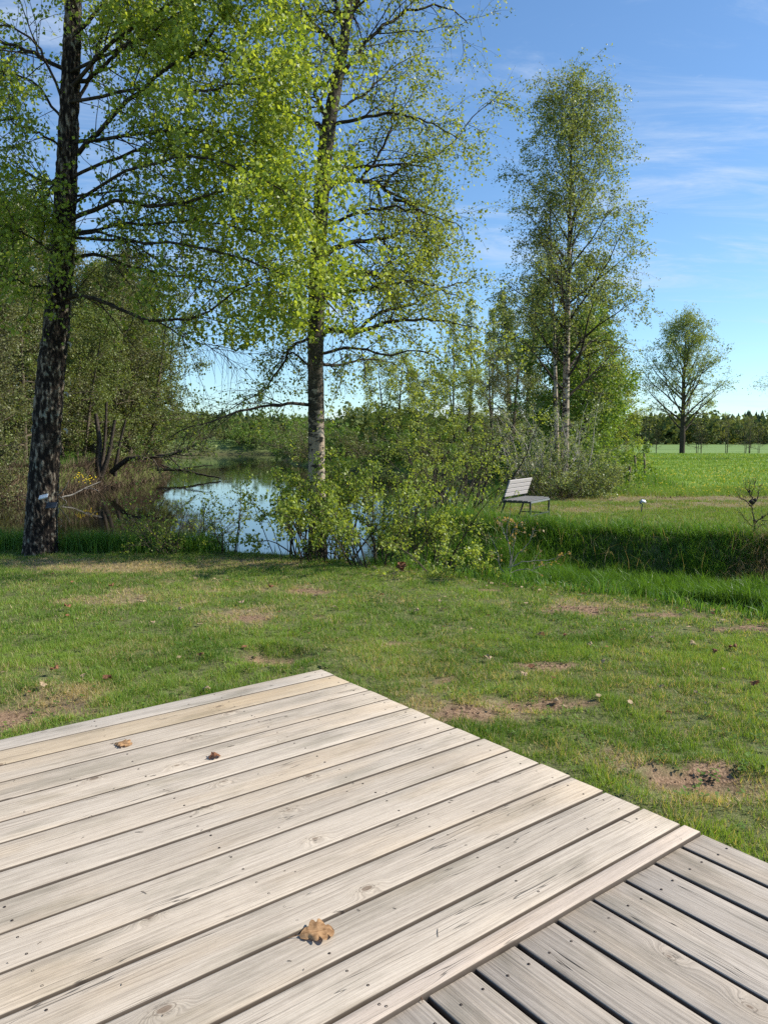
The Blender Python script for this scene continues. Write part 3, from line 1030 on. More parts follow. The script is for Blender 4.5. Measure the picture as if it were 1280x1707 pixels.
def bark_trunk(path, rad, mat, parent, name='trunk', sides=72, rough=0.0, flare=0.0, step=0.025):
    """one trunk with ridges and fissures in its own surface"""
    L = np.linalg.norm(np.diff(path, axis=0), axis=1).sum()
    K = max(8, int(L / step))
    P = smooth_line(path, K)
    u = np.linspace(0, 1, K + 1)
    Rr = np.interp(u, np.linspace(0, 1, len(rad)), rad)
    T = unit(np.gradient(P, axis=0))
    ref = np.array([1.0, 0, 0])
    B = unit(np.cross(T, ref))
    A = np.cross(B, T)
    an = np.arange(sides) * 2 * math.pi / sides
    ca, sa = np.cos(an), np.sin(an)
    dirs = A[:, None] * ca[None, :, None] + B[:, None] * sa[None, :, None]
    zz = np.repeat((u * L)[:, None], sides, 1).ravel()
    CA, SA = np.tile(ca, K + 1), np.tile(sa, K + 1)
    r0 = np.repeat(Rr, sides)
    q = 9.0
    n1 = fbm(CA * q * .35 / .25 * r0 * 4, SA * q * .35 / .25 * r0 * 4, zz * 9.0, 1.0, 3)
    n2 = fbm(CA * 40 * r0 * 1.0, SA * 40 * r0, zz * 22, 1.0, 3)
    low = fbm(CA * 1.4, SA * 1.4, zz * 1.2, 1.0, 2) - 0.5
    ridge = 1 - np.abs(2 * n1 - 1) * 1.6
    hgt = 0.55 * (n2) + 0.45 * (n1 * 1.4 - 0.2)
    disp = rough * ((hgt - 0.5) * 1.9) + low * r0 * 0.18
    if flare:
        disp = disp + flare * np.exp(-zz / 0.28) * (0.7 + 0.9 * np.maximum(0, np.sin(np.tile(an, K + 1) * 3 + 0.6)))
    RR = (r0 + disp).reshape(K + 1, sides, 1)
    V = P[:, None] + dirs * RR
    k = (np.arange(K) * sides)[:, None]
    j = np.arange(sides)[None]
    j2 = (j + 1) % sides
    F = np.stack([k + j, k + j2, k + sides + j2, k + sides + j], -1).reshape(-1, 4)[:, ::-1]
    tint = np.clip((hgt - 0.5) * 2.4 + 0.5, 0, 1)
    return Acc().add(V.reshape(-1, 3), F, None, tint).obj(name, mat, parent)


def add_limbs(parent, limbs, mat, name='limb'):
    """each explicit limb (path, r0, r1) a mesh of its own; returns resampled arrays"""
    Ps, Rs = [], []
    for path, r0, r1 in limbs:
        P = smooth_line(path, 18)
        P[1:-1] += rng.normal(0, 0.012, (17, 3))
        Rr = np.linspace(r0, r1, 19)
        Acc().tubes(P, Rr, 8).obj(name, mat, parent)
        Ps.append(P)
        Rs.append(Rr)
    return np.array(Ps), np.array(Rs)


def random_limbs(path, rad, zlo, zhi, n, length, el, az=None, rfac=0.35, droop=0.05, wander=0.07):
    """limb paths leaving a trunk path between heights"""
    tr = smooth_line(path, 60)
    rr = np.interp(np.linspace(0, 1, 61), np.linspace(0, 1, len(rad)), rad)
    out = []
    for i in range(n):
        z = zlo + (zhi - zlo) * (i + rng.uniform(0, 0.9)) / n
        k = int(np.argmin(np.abs(tr[:, 2] - z)))
        a = rng.uniform(0, 2 * math.pi) if az is None else rng.uniform(*az)
        if az is None:
            a = i * 2.399 + rng.uniform(-0.5, 0.5)
        f = (z - zlo) / (zhi - zlo + 1e-6)
        e = el[0] + (el[1] - el[0]) * f + rng.normal(0, 0.12)
        L = (length[0] + (length[1] - length[0]) * f) * rng.uniform(0.75, 1.15)
        d = np.array([[math.cos(a) * math.cos(e), math.sin(a) * math.cos(e), math.sin(e)]])
        P = grow(tr[k][None], d, np.array([L]), 7, wander, droop)[0]
        out.append((P, max(0.012, rr[k] * rfac), 0.004))
    return out


def px_path(pts):
    return np.array([pix(u, v, D) for u, v, D in pts])


# ---- the old birch on the left
def birch_left():
    base = np.array([-4.79, 10.62, 0.0])
    t = thing('birch_tree', 'old birch with thick dark fissured trunk standing at the left end of the lawn edge', 'tree')
    base[2] = float(height([base[0]], [base[1]])[0]) - 0.15
    path = px_path([(66, 925, 10.6), (70, 850, 10.6), (77, 740, 10.62), (85, 630, 10.65), (96, 530, 10.7), (104, 420, 10.75), (112, 280, 10.8), (119, 120, 10.85), (123, 0, 10.9), (124, -160, 11.0), (122, -380, 11.0)])
    path[0, 2] = base[2]
    rad = [0.222, 0.200, 0.186, 0.176, 0.165, 0.150, 0.134, 0.118, 0.105, 0.072, 0.03]
    bark_trunk(path, rad, M['bark_fissured'], t, sides=76, rough=0.032, flare=0.05, step=0.028)
    limbs = [
        (px_path([(100, 500, 10.7), (135, 494, 10.5), (185, 508, 10.3), (240, 531, 10.1), (300, 533, 9.9), (345, 520, 9.8), (400, 480, 9.7), (450, 462, 9.6)]), 0.055, 0.008),
        (px_path([(255, 530, 10.05), (290, 552, 9.95), (330, 572, 9.8), (360, 578, 9.7)]), 0.022, 0.004),
        (px_path([(104, 440, 10.7), (150, 425, 10.9), (195, 436, 11.1), (240, 450, 11.2), (280, 458, 11.3), (335, 462, 11.4), (400, 484, 11.5), (455, 488, 11.6)]), 0.05, 0.008),
        (px_path([(106, 400, 10.7), (150, 388, 10.5), (185, 393, 10.3), (220, 404, 10.1), (255, 430, 9.9), (300, 448, 9.8)]), 0.034, 0.006),
        (px_path([(106, 370, 10.75), (150, 352, 10.6), (195, 336, 10.4), (245, 342, 10.2), (300, 338, 10.0), (350, 325, 9.8), (420, 305, 9.6), (500, 300, 9.4)]), 0.058, 0.010),
        (px_path([(110, 330, 10.8), (160, 322, 10.9), (210, 318, 11.0), (270, 330, 11.1), (330, 345, 11.3)]), 0.035, 0.006),
        (px_path([(114, 260, 10.8), (150, 235, 10.6), (190, 190, 10.4), (228, 158, 10.2), (285, 108, 10.0), (330, 85, 9.8), (365, 35, 9.6), (385, -20, 9.5), (410, -90, 9.4)]), 0.060, 0.012),
        (px_path([(300, 100, 9.95), (350, 92, 9.8), (400, 105, 9.7), (450, 135, 9.6), (500, 190, 9.5)]), 0.022, 0.004),
        (px_path([(116, 200, 10.8), (150, 130, 10.9), (165, 75, 11.0), (185, 42, 11.0), (240, 12, 11.1), (300, -40, 11.2)]), 0.045, 0.010),
        (px_path([(108, 290, 10.8), (95, 300, 10.6), (84, 318, 10.5), (76, 345, 10.4), (72, 370, 10.3)]), 0.040, 0.012),
        (px_path([(104, 470, 10.7), (70, 478, 10.5), (40, 470, 10.2), (0, 462, 9.9), (-60, 450, 9.7)]), 0.034, 0.006),
        (px_path([(112, 310, 10.8), (70, 300, 10.9), (30, 285, 11.0), (0, 305, 11.1), (-60, 330, 11.1)]), 0.034, 0.006),
        (px_path([(116, 180, 10.8), (70, 90, 10.6), (30, 50, 10.5), (-20, 40, 10.4), (-90, 0, 10.3)]), 0.034, 0.006),
        (px_path([(116, 215, 10.8), (60, 140, 10.7), (0, 118, 10.6), (-60, 110, 10.6)]), 0.034, 0.006),
        (px_path([(116, 150, 10.8), (200, 60, 10.2), (300, 0, 9.6), (420, -40, 9.2), (520, -30, 9.0)]), 0.05, 0.008),
        (px_path([(114, 240, 10.8), (220, 225, 10.2), (330, 215, 9.6), (430, 235, 9.2), (510, 280, 9.0)]), 0.045, 0.008),
        (px_path([(120, 60, 10.85), (230, -30, 10.4), (350, -80, 10.0), (470, -90, 9.7), (560, -30, 9.5)]), 0.05, 0.008),
        (px_path([(106, 390, 10.75), (230, 372, 10.4), (350, 372, 10.0), (450, 395, 9.7), (540, 440, 9.4)]), 0.04, 0.007),
        (px_path([(106, 395, 10.75), (200, 400, 10.2), (320, 410, 9.6), (430, 440, 9.2), (520, 480, 8.9), (560, 520, 8.8)]), 0.04, 0.007),
        (px_path([(112, 300, 10.75), (240, 250, 10.6), (360, 270, 10.4), (480, 330, 10.2), (570, 400, 10.0)]), 0.04, 0.007),
        (px_path([(118, 120, 10.75), (260, 60, 10.6), (380, 90, 10.4), (480, 150, 10.2), (540, 230, 10.0)]), 0.04, 0.007),
        (px_path([(116, 170, 10.75), (240, 150, 10.0), (340, 150, 9.4), (430, 130, 9.0), (500, 90, 8.8)]), 0.04, 0.007),
        (px_path([(104, 440, 10.75), (60, 400, 10.2), (10, 380, 9.8), (-50, 380, 9.4)]), 0.03, 0.006),
        (px_path([(112, 250, 10.75), (60, 220, 10.2), (10, 200, 9.8), (-50, 210, 9.4)]), 0.03, 0.006),
        (px_path([(108, 350, 10.75), (200, 290, 10.0), (320, 262, 9.4), (440, 300, 8.9), (540, 370, 8.6)]), 0.04, 0.007),
    ]
    limbs = [(p, a * 0.58, b * 0.7) for p, a, b in limbs]
    limbs += random_limbs(path, rad, 6.0, 11.5, 12, (3.0, 1.4), (0.35, 0.8), rfac=0.28)
    LP, LR = add_limbs(t, limbs, M['bark_dark'])
    B1, R1 = spawn(LP, LR, 12, 0.18, 1.0, (0.45, 1.15), (0.9, 2.1), 8, 0.13, 0.12, 0.4, shrink=0.4, rmin=0.005)
    B2, R2 = spawn(B1, R1, 9, 0.15, 1.0, (0.5, 1.2), (0.45, 1.2), 4, 0.17, 0.50, 0.55, rmin=0.003)
    B3, R3 = spawn(LP, LR, 20, 0.08, 1.0, (0.5, 1.3), (0.5, 1.4), 5, 0.15, 0.40, 0.3, rmin=0.003)
    tw = Acc().tubes(B1, R1, 5).tubes(B2, R2, 3).tubes(B3, R3, 3)
    tag(tw.obj('twigs', M['bark_dark'], t), kind='stuff')
    lf = Acc()

    def keep(p):
        u = CXP + FPX * p[:, 0] / p[:, 1]
        v = HORIZ - (p[:, 2] - EYE) / p[:, 1] * FPX
        q = np.clip(0.62 + (u - 120) / 500, 0.55, 1.0) * (1 - 0.62 * np.clip((v - 360) / 60, 0, 1) * (u > 135) * np.clip((430 - u) / 60, 0, 1))
        q = q * np.where((u > 525) & (v < 270), 0.35, 1.0)
        return (rng.random(len(p)) < q) & (p[:, 2] > 2.75)
    leaves(lf, B2, 25, 0.058, 0.1, 0.6, 0.02, 0.032, keep=keep)
    leaves(lf, B3, 28, 0.058, 0.1, 0.6, 0.0, 0.032, keep=keep)
    leaves(lf, B1, 14, 0.054, 0.3, 0.6, 0.0, 0.05, keep=keep)
    tag(lf.obj('leaves', M['leafA'], t), kind='stuff')
    # curls of peeling bark catching light on the right edge of the trunk
    for (u, v) in ((118, 572), (113, 655), (112, 716)):
        p = pix(u - 6, v, 10.55)
        ac = Acc()
        s = np.linspace(0, 1, 7)
        c = np.stack([p[0] + 0.07 * s + 0.012 * np.sin(s * 5), p[1] - 0.02 * s, p[2] - 0.065 * s ** 1.6], 1)
        v2 = np.stack([c, c + np.array([0.012, 0.0, 0.032]) * (0.5 + s[:, None])], 1).reshape(-1, 3)
        ac.add(v2, [[2 * i, 2 * i + 1, 2 * i + 3, 2 * i + 2] for i in range(6)])
        ac.obj('bark_curl', M['bark_pale'], t)


birch_left()


# ---- the second birch, behind the bush
def birch_mid():
    t = thing('birch_tree', 'slimmer birch with pale banded trunk rising behind the bush on the bank', 'tree')
    D = 10.9
    path = px_path([(529, 925, D), (529, 860, D), (528, 780, D), (527, 690, D), (526, 600, D), (527, 540, D + .05), (530, 430, D + .1), (536, 330, D + .1), (545, 230, D + .1), (557, 160, D + .1), (570, 90, D + .1), (580, 20, D + .1), (584, -80, D + .1), (588, -230, D + .1), (590, -380, D)])
    path[0, 2] = -0.75
    rad = [0.14, 0.128, 0.115, 0.112, 0.108, 0.115, 0.11, 0.10, 0.105, 0.085, 0.075, 0.055, 0.045, 0.03, 0.015]
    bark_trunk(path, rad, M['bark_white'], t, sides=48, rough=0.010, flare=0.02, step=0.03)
    X = D + .1
    limbs = [
        (px_path([(572, 85, X), (545, 62, X - .1), (520, 38, X - .2), (495, 5, X - .3), (480, -60, X - .4)]), 0.042, 0.012),
        (px_path([(578, 40, X), (590, 10, X + .1), (610, -30, X + .2), (640, -100, X + .3)]), 0.042, 0.012),
        (px_path([(575, 60, X), (565, 20, X), (555, -20, X), (545, -90, X)]), 0.035, 0.010),
        (px_path([(545, 195, X), (530, 170, X - .1), (518, 130, X - .2), (508, 90, X - .3), (498, 40, X - .4)]), 0.035, 0.008),
        (px_path([(552, 190, X), (590, 170, X + .3), (625, 140, X + .5), (660, 110, X + .8), (700, 90, X + 1.0)]), 0.022, 0.005),
        (px_path([(536, 320, X), (570, 300, X + .2), (620, 305, X + .4), (640, 315, X + .5), (680, 335, X + .7), (720, 350, X + .8)]), 0.045, 0.010),
        (px_path([(640, 314, X + .5), (655, 290, X + .6), (690, 272, X + .7), (730, 258, X + .8), (765, 225, X + .9), (800, 185, X + 1.), (835, 155, X + 1.1)]), 0.024, 0.003),
        (px_path([(600, 303, X + .3), (640, 245, X + .3), (655, 190, X + .4), (660, 130, X + .4)]), 0.022, 0.005),
        (px_path([(530, 430, X), (580, 405, X + .2), (620, 400, X + .4), (655, 395, X + .5), (680, 385, X + .6), (720, 400, X + .8)]), 0.042, 0.008),
        (px_path([(640, 397, X + .4), (648, 430, X + .4), (640, 460, X + .3)]), 0.020, 0.008),
        (px_path([(655, 330, X + .5), (690, 345, X + .5), (705, 380, X + .5), (715, 400, X + .4)]), 0.026, 0.006),
        (px_path([(528, 470, X), (575, 460, X + .1), (605, 456, X + .2), (650, 460, X + .4), (690, 445, X + .5), (735, 415, X + .7), (770, 400, X + .8)]), 0.046, 0.007),
        (px_path([(527, 558, D), (560, 550, D), (600, 553, D - .1), (640, 540, D - .2), (690, 533, D - .3), (740, 535, D - .4), (790, 545, D - .5)]), 0.045, 0.006),
        (px_path([(590, 552, D), (640, 520, D + .1), (690, 505, D + .2), (740, 480, D + .3), (780, 470, D + .4)]), 0.026, 0.005),
        (px_path([(526, 560, D), (490, 575, D + .2), (470, 610, D + .3), (440, 650, D + .4), (400, 672, D + .4), (370, 690, D + .4)]), 0.022, 0.004),
        (px_path([(526, 676, D), (490, 672, D - .2), (450, 676, D - .4), (400, 685, D - .6), (350, 705, D - .8), (300, 720, D - 1.), (262, 745, D - 1.1)]), 0.026, 0.003),
        (px_path([(527, 640, D), (505, 600, D + .2), (480, 590, D + .3), (455, 620, D + .4)]), 0.02, 0.004),
        (px_path([(527, 600, D), (560, 610, D + .4), (600, 600, D + .8), (650, 605, D + 1.1), (700, 640, D + 1.3)]), 0.026, 0.004),
        (px_path([(530, 590, D), (580, 580, D - .3), (640, 590, D - .5), (700, 585, D - .7), (750, 610, D - .8)]), 0.024, 0.004),
        (px_path([(560, 140, X), (620, 60, X), (680, 20, X + .2), (740, 10, X + .3), (780, 40, X + .4)]), 0.03, 0.005),
        (px_path([(550, 210, X), (640, 190, X - .2), (700, 200, X - .3), (760, 230, X - .4)]), 0.026, 0.005),
        (px_path([(534, 380, X), (620, 350, X - .4), (700, 350, X - .6), (770, 380, X - .7)]), 0.026, 0.005),
        (px_path([(530, 500, X), (620, 480, X - .6), (700, 470, X - .8), (770, 500, X - .9)]), 0.026, 0.005),
    ]
    limbs += random_limbs(path, rad, 5.0, 11.0, 8, (2.0, 1.0), (0.35, 0.9))
    LP, LR = add_limbs(t, limbs, M['bark_dark'])
    B1, R1 = spawn(LP, LR, 11, 0.15, 1.0, (0.45, 1.15), (0.6, 1.5), 8, 0.15, 0.12, 0.42, shrink=0.45, rmin=0.004)
    B2, R2 = spawn(B1, R1, 8, 0.15, 1.0, (0.5, 1.2), (0.35, 0.9), 4, 0.17, 0.28, 0.55, rmin=0.0026)
    B3, R3 = spawn(LP, LR, 10, 0.12, 1.0, (0.5, 1.3), (0.4, 1.0), 6, 0.13, 0.25, 0.3, rmin=0.0026)
    tag(Acc().tubes(B1, R1, 5).tubes(B2, R2, 3).tubes(B3, R3, 3).obj('twigs', M['bark_dark'], t), kind='stuff')
    lf = Acc()

    def keep(p):
        u = CXP + FPX * p[:, 0] / p[:, 1]
        return (rng.random(len(p)) < np.where(u > 430, 0.9, 0.35))
    leaves(lf, B2, 17, 0.043, 0.1, 0.6, 0.0, 0.04, keep=keep)
    leaves(lf, B3, 18, 0.043, 0.1, 0.6, 0.0, 0.04, keep=keep)
    leaves(lf, B1, 7, 0.038, 0.3, 0.6, 0.0, 0.05, keep=keep)
    tag(lf.obj('leaves', M['leafB'], t), kind='stuff')


birch_mid()


# ---- generic tree built round its own base (local coordinates)
def make_tree(name, label, h, r0, spread, bark, leafm, *, stems=1, zlo=0.25, n_limbs=22, el=(0.5, 0.9), leafsize=0.06, per=10, nb=6, nt_=4,
              grav=0.05, twig_grav=0.15, cone=0.75, lean=(0, 0), group=None, cat='tree', limb_parts=False, tshift=0.0, stem_gap=0.25, wander=0.05, taper_exp=0.75):
    t = thing(name, label, cat, group=group)
    LPs, LRs = [], []
    for s in range(stems):
        a = s * 2.4 + 0.5
        off = np.array([math.cos(a), math.sin(a), 0]) * (stem_gap * 0.3 if stems > 1 else 0)
        top = np.array([math.cos(a) * stem_gap * h * 0.12 * (stems > 1) + lean[0] * h, math.sin(a) * stem_gap * h * 0.12 * (stems > 1) + lean[1] * h, h * (1 - 0.10 * s / max(1, stems))])
        path = np.array([off + (top - off) * f + np.array([0, 0, 0]) for f in np.linspace(0, 1, 9)])
        path[1:-1, :2] += np.cumsum(rng.normal(0, wander * 0.35, (7, 2)), 0)
        path[0, 2] = -0.15
        rs = r0 * (1 - 0.12 * s)
        rad = rs * (1 - np.linspace(0, 1, 9)) ** 0.85 + 0.006
        bark_trunk(path, rad, M[bark], t, sides=12, rough=0.006, flare=0.0, step=0.18)
        tr = smooth_line(path, 60)
        rr = np.interp(np.linspace(0, 1, 61), np.linspace(0, 1, 9), rad)
        nl = max(4, n_limbs // stems)
        f = np.linspace(0, 1, nl) ** 0.9
        k = ((zlo + (0.96 - zlo) * f) * 60).astype(int)
        az = np.arange(nl) * 2.399 + rng.uniform(-0.5, 0.5, nl)
        e = el[0] + (el[1] - el[0]) * f + rng.normal(0, 0.12, nl)
        prof = np.sin(np.clip(f * cone + (1 - cone) * 0.9, 0, 1) * math.pi * 0.5 + (1 - cone) * 0.9) if cone < 0.5 else (1 - f) ** taper_exp * 0.9 + 0.14
        prof = np.where(f < 0.15, prof * 0.8, prof)
        Ln = spread * prof * rng.uniform(0.75, 1.15, nl)
        D = np.stack([np.cos(az) * np.cos(e), np.sin(az) * np.cos(e), np.sin(e)], 1)
        P = grow(tr[k], D, Ln, 8, 0.07, grav)
        Rr = np.maximum(rr[k] * 0.45, 0.008)[:, None] * (1 - 0.85 * np.linspace(0, 1, 9)[None])
        LPs.append(P)
        LRs.append(Rr)
    LP, LR = np.concatenate(LPs), np.concatenate(LRs)
    if limb_parts:
        for i in range(len(LP)):
            Acc().tubes(LP[i], LR[i], 6).obj('limb', M[bark if 'white' not in bark else 'bark_dark'], t)
    B1, R1 = spawn(LP, LR, nb, 0.15, 1.0, (0.4, 1.0), (0.28 * spread, 0.55 * spread), 4, 0.14, twig_grav * .6, 0.5, rmin=0.005)
    B2, R2 = spawn(B1, R1, nt_, 0.1, 1.0, (0.4, 1.1), (0.12 * spread, 0.3 * spread), 2, 0.16, twig_grav * 1.4, 0.6, rmin=0.003)
    ac = Acc()
    if not limb_parts:
        ac.tubes(LP, LR, 5)
    ac.tubes(B1, R1, 3).tubes(B2, R2, 3)
    tag(ac.obj('branches', M['bark_dark' if 'white' in bark else bark], t), kind='stuff')
    lf = Acc()
    leaves(lf, B2, per, leafsize, 0.1, 0.5, tshift, leafsize * 0.7)
    leaves(lf, B1, max(1, per // 2), leafsize, 0.2, 0.5, tshift, leafsize)
    tag(lf.obj('leaves', M[leafm], t), kind='stuff')
    return t


def place(t, x, y, s=1.0, rz=0.0, dz=0.0, sz=None):
    t.location = (x, y, float(height([x], [y])[0]) + dz)
    t.scale = (s, s, sz or s)
    t.rotation_euler = (0, 0, rz)
    return t


# tall weeping birch with two stems behind the bench
tb = make_tree('birch_tree', 'tall slender weeping birch with two stems rising above the shrubs behind the bench', 11.95, 0.12, 3.9, 'bark_white_clean', 'leafC',
               stems=1, zlo=0.24, n_limbs=46, el=(0.75, 1.05), leafsize=0.064, per=11, nb=12, nt_=7, grav=0.02, twig_grav=0.42, cone=0.8, limb_parts=True, wander=0.02, taper_exp=0.9)
place(tb, 5.45, 23.3, 1.0, 0.3)


def second_stem():
    P = smooth_line(np.array([(-0.28, -0.1, -0.1), (-0.36, -0.1, 2.0), (-0.40, 0, 4.0), (-0.5, 0.1, 6.5), (-0.62, 0.1, 8.6)]), 30)
    Acc().tubes(P, np.linspace(0.085, 0.01, 31), 10).obj('stem', M['bark_white_clean'], tb)
    P2 = np.stack([P])
    B1, R1 = spawn(P2, np.linspace(0.085, 0.01, 31)[None], 26, 0.3, 1.0, (0.5, 1.0), (1.2, 2.2), 8, 0.1, 0.05, 0.4)
    B2, R2 = spawn(B1, R1, 6, 0.1, 1.0, (0.5, 1.1), (0.4, 0.9), 5, 0.1, 0.35, 0.5, rmin=0.003)
    tag(Acc().tubes(B1, R1, 4).tubes(B2, R2, 3).obj('branches', M['bark_dark'], tb), kind='stuff')
    lf = Acc()
    leaves(lf, B2, 6, 0.06, 0.1, 0.5, 0, 0.05)
    tag(lf.obj('leaves', M['leafC'], tb), kind='stuff')


second_stem()


# ---- shrubs
def make_shrub(name, label, h, spread, n, leafm, bark, *, leafsize=0.04, per=8, nb=4, nt_=3, grav=0.03, el=(0.9, 1.4), r=0.012, base=0.25,
               cat='shrub', group=None, lw=0.42, tshift=0.0, twl=0.35, lo=0.3, stem_parts=True, hang=0.2):
    t = thing(name, label, cat, group=group)
    a = rng.uniform(0, 2 * math.pi, n)
    e = rng.uniform(el[0], el[1], n)
    rr = base * np.sqrt(rng.random(n))
    P0 = np.stack([np.cos(a) * rr, np.sin(a) * rr, -0.08 + 0 * a], 1)
    D = np.stack([np.cos(a) * np.cos(e) * spread / h * 1.6, np.sin(a) * np.cos(e) * spread / h * 1.6, np.sin(e)], 1)
    L = h * rng.uniform(0.6, 1.15, n)
    P = grow(P0, D, L, 9, 0.11, grav)
    Rr = (r * rng.uniform(0.6, 1.3, n))[:, None] * (1 - 0.8 * np.linspace(0, 1, 10)[None])
    if stem_parts:
        for i in range(n):
            Acc().tubes(P[i], Rr[i], 6).obj('stem', M[bark], t)
    B1, R1 = spawn(P, Rr, nb, lo, 1.0, (0.35, 0.9), (twl * h * .7, twl * h * 1.3), 4, 0.14, grav, 0.55, rmin=0.0025)
    B2, R2 = spawn(B1, R1, nt_, 0.15, 1.0, (0.4, 1.1), (twl * h * .25, twl * h * .6), 2, 0.16, grav, 0.6, rmin=0.0018)
    ac = Acc()
    if not stem_parts:
        ac.tubes(P, Rr, 4)
    tag(ac.tubes(B1, R1, 3).tubes(B2, R2, 3).obj('twigs', M[bark], t), kind='stuff')
    if per:
        lf = Acc()
        leaves(lf, B2, per, leafsize, 0.15, hang, tshift, leafsize * 0.5, lw)
        leaves(lf, B1, max(1, per // 2), leafsize, 0.4, hang, tshift, leafsize * 0.5, lw)
        tag(lf.obj('leaves', M[leafm], t), kind='stuff')
    return t


place(make_shrub('shrub', 'twiggy low bush with few leaves right of the old birch, pond behind it', 1.0, 0.6, 26, 'leafShrub', 'bark_brown', leafsize=0.036, per=2, nb=7, nt_=5, el=(0.6, 1.35), r=0.009, base=0.35), -2.85, 10.75, 1.0)
place(make_shrub('shrub', 'small leafy sapling leaning right between the twiggy bush and the birch bush', 1.0, 0.35, 5, 'leafShrub', 'bark_dark', leafsize=0.042, per=5, nb=5, nt_=3, el=(0.8, 1.2), r=0.012, base=0.2), -2.05, 10.7, 1.0)
place(make_shrub('shrub', 'dense many-stemmed bush with fresh leaves in front of the banded birch', 1.28, 0.75, 26, 'leafShrub', 'bark_dark', leafsize=0.046, per=6, nb=7, nt_=5, el=(0.85, 1.4), r=0.012, base=0.45, twl=0.28, lo=0.42), -0.75, 10.05, 1.0, 0, 0, 1.12)
place(make_shrub('shrub', 'dark-stemmed bush with yellowish leaves right of the banded birch', 1.15, 0.75, 24, 'leafShrub', 'bark_dark', leafsize=0.040, per=5, nb=7, nt_=5, el=(0.75, 1.35), r=0.012, base=0.4, twl=0.28, lo=0.42), 0.0, 9.6, 1.0, 0, 0, 1.12)
place(make_shrub('shrub', 'loose tall bush with thin stems at the pond end of the ditch', 1.6, 0.6, 14, 'leafShrub', 'bark_dark', leafsize=0.040, per=5, nb=6, nt_=4, el=(1.0, 1.45), r=0.012, base=0.3, twl=0.26, lo=0.35), 0.50, 10.0, 1.0)
place(make_shrub('shrub', 'low bright bush with pale round leaves hanging over the ditch left of the oak sapling', 0.8, 0.75, 14, 'leafShrub', 'bark_brown', leafsize=0.042, per=4, nb=6, nt_=5, el=(0.35, 1.1), r=0.008, base=0.25, tshift=0.25, twl=0.3, grav=0.08), 0.72, 9.0, 0.9)
place(make_shrub('shrub', 'taller leafy bush left of the banded birch at the water edge', 1.25, 0.5, 12, 'leafShrub', 'bark_dark', leafsize=0.045, per=9, nb=4, nt_=4, el=(0.9, 1.4), r=0.01, base=0.3, twl=0.28), -1.25, 10.3, 1.0)


place(make_shrub('shrub', 'airy in-between bush filling the gap under the banded birch, right of its trunk', 1.35, 0.7, 18, 'leafShrub', 'bark_dark', leafsize=0.038, per=3, nb=6, nt_=5, el=(0.9, 1.4), r=0.010, base=0.3, twl=0.26, lo=0.3), -0.35, 10.35, 1.0)
place(make_shrub('shrub', 'fresh green bush between the tall birch foot and the first fence post', 2.3, 1.0, 40, 'leafDeep', 'bark_brown', leafsize=0.075, per=8, nb=6, nt_=4, el=(0.7, 1.35), r=0.014, base=0.7, twl=0.25, lo=0.08, stem_parts=False, tshift=0.3), 6.75, 25.0, 0.95)


def oak_sapling():
    t = thing('oak_sapling', 'spindly oak sapling with orange-green buds on the lawn edge in front of the bench', 'sapling')
    place(t, 1.38, 8.5)
    paths = [[(0, 0, -.05), (.02, 0, .3), (-.02, .02, .55), (.03, 0, .85)], [(0.02, 0, .1), (.10, 0, .28), (.22, 0, .42), (.30, .02, .62)],
             [(0, 0, .15), (.18, -.02, .22), (.42, -.03, .24), (.62, -.05, .30)], [(0, 0, .05), (-.10, 0, .2), (-.14, 0, .36), (-.22, 0, .55)],
             [(0, 0, .08), (.15, .03, .12), (.3, .02, .13), (.46, .05, .2)], [(0, 0, .45), (-.07, 0, .6), (-.12, .02, .72)],
             [(.02, 0, .5), (.1, 0, .62), (.2, 0, .7)], [(0.03, 0, .02), (.05, .02, .25), (.08, .03, .5), (.06, 0, .66)]]
    Ps = []
    for p in paths:
        P = smooth_line(p, 10)
        P[1:] += rng.normal(0, 0.006, (10, 3))
        Acc().tubes(P, np.linspace(0.0075, 0.002, 11), 6).obj('stem', M['bark_grey'], t)
        Ps.append(P)
    Ps = np.array(Ps)
    B, Rr = spawn(Ps, np.full((len(Ps), 11), 0.005), 6, 0.3, 1.0, (0.5, 1.1), (0.08, 0.2), 4, 0.15, 0.0, 0.6, rmin=0.0015)
    tag(Acc().tubes(B, Rr, 3).obj('twigs', M['bark_grey'], t), kind='stuff')
    lf = Acc()
    leaves(lf, B, 4, 0.034, 0.6, 0.0, 0.1, 0.012)
    tag(lf.obj('leaves', M['leafOak'], t), kind='stuff')


oak_sapling()


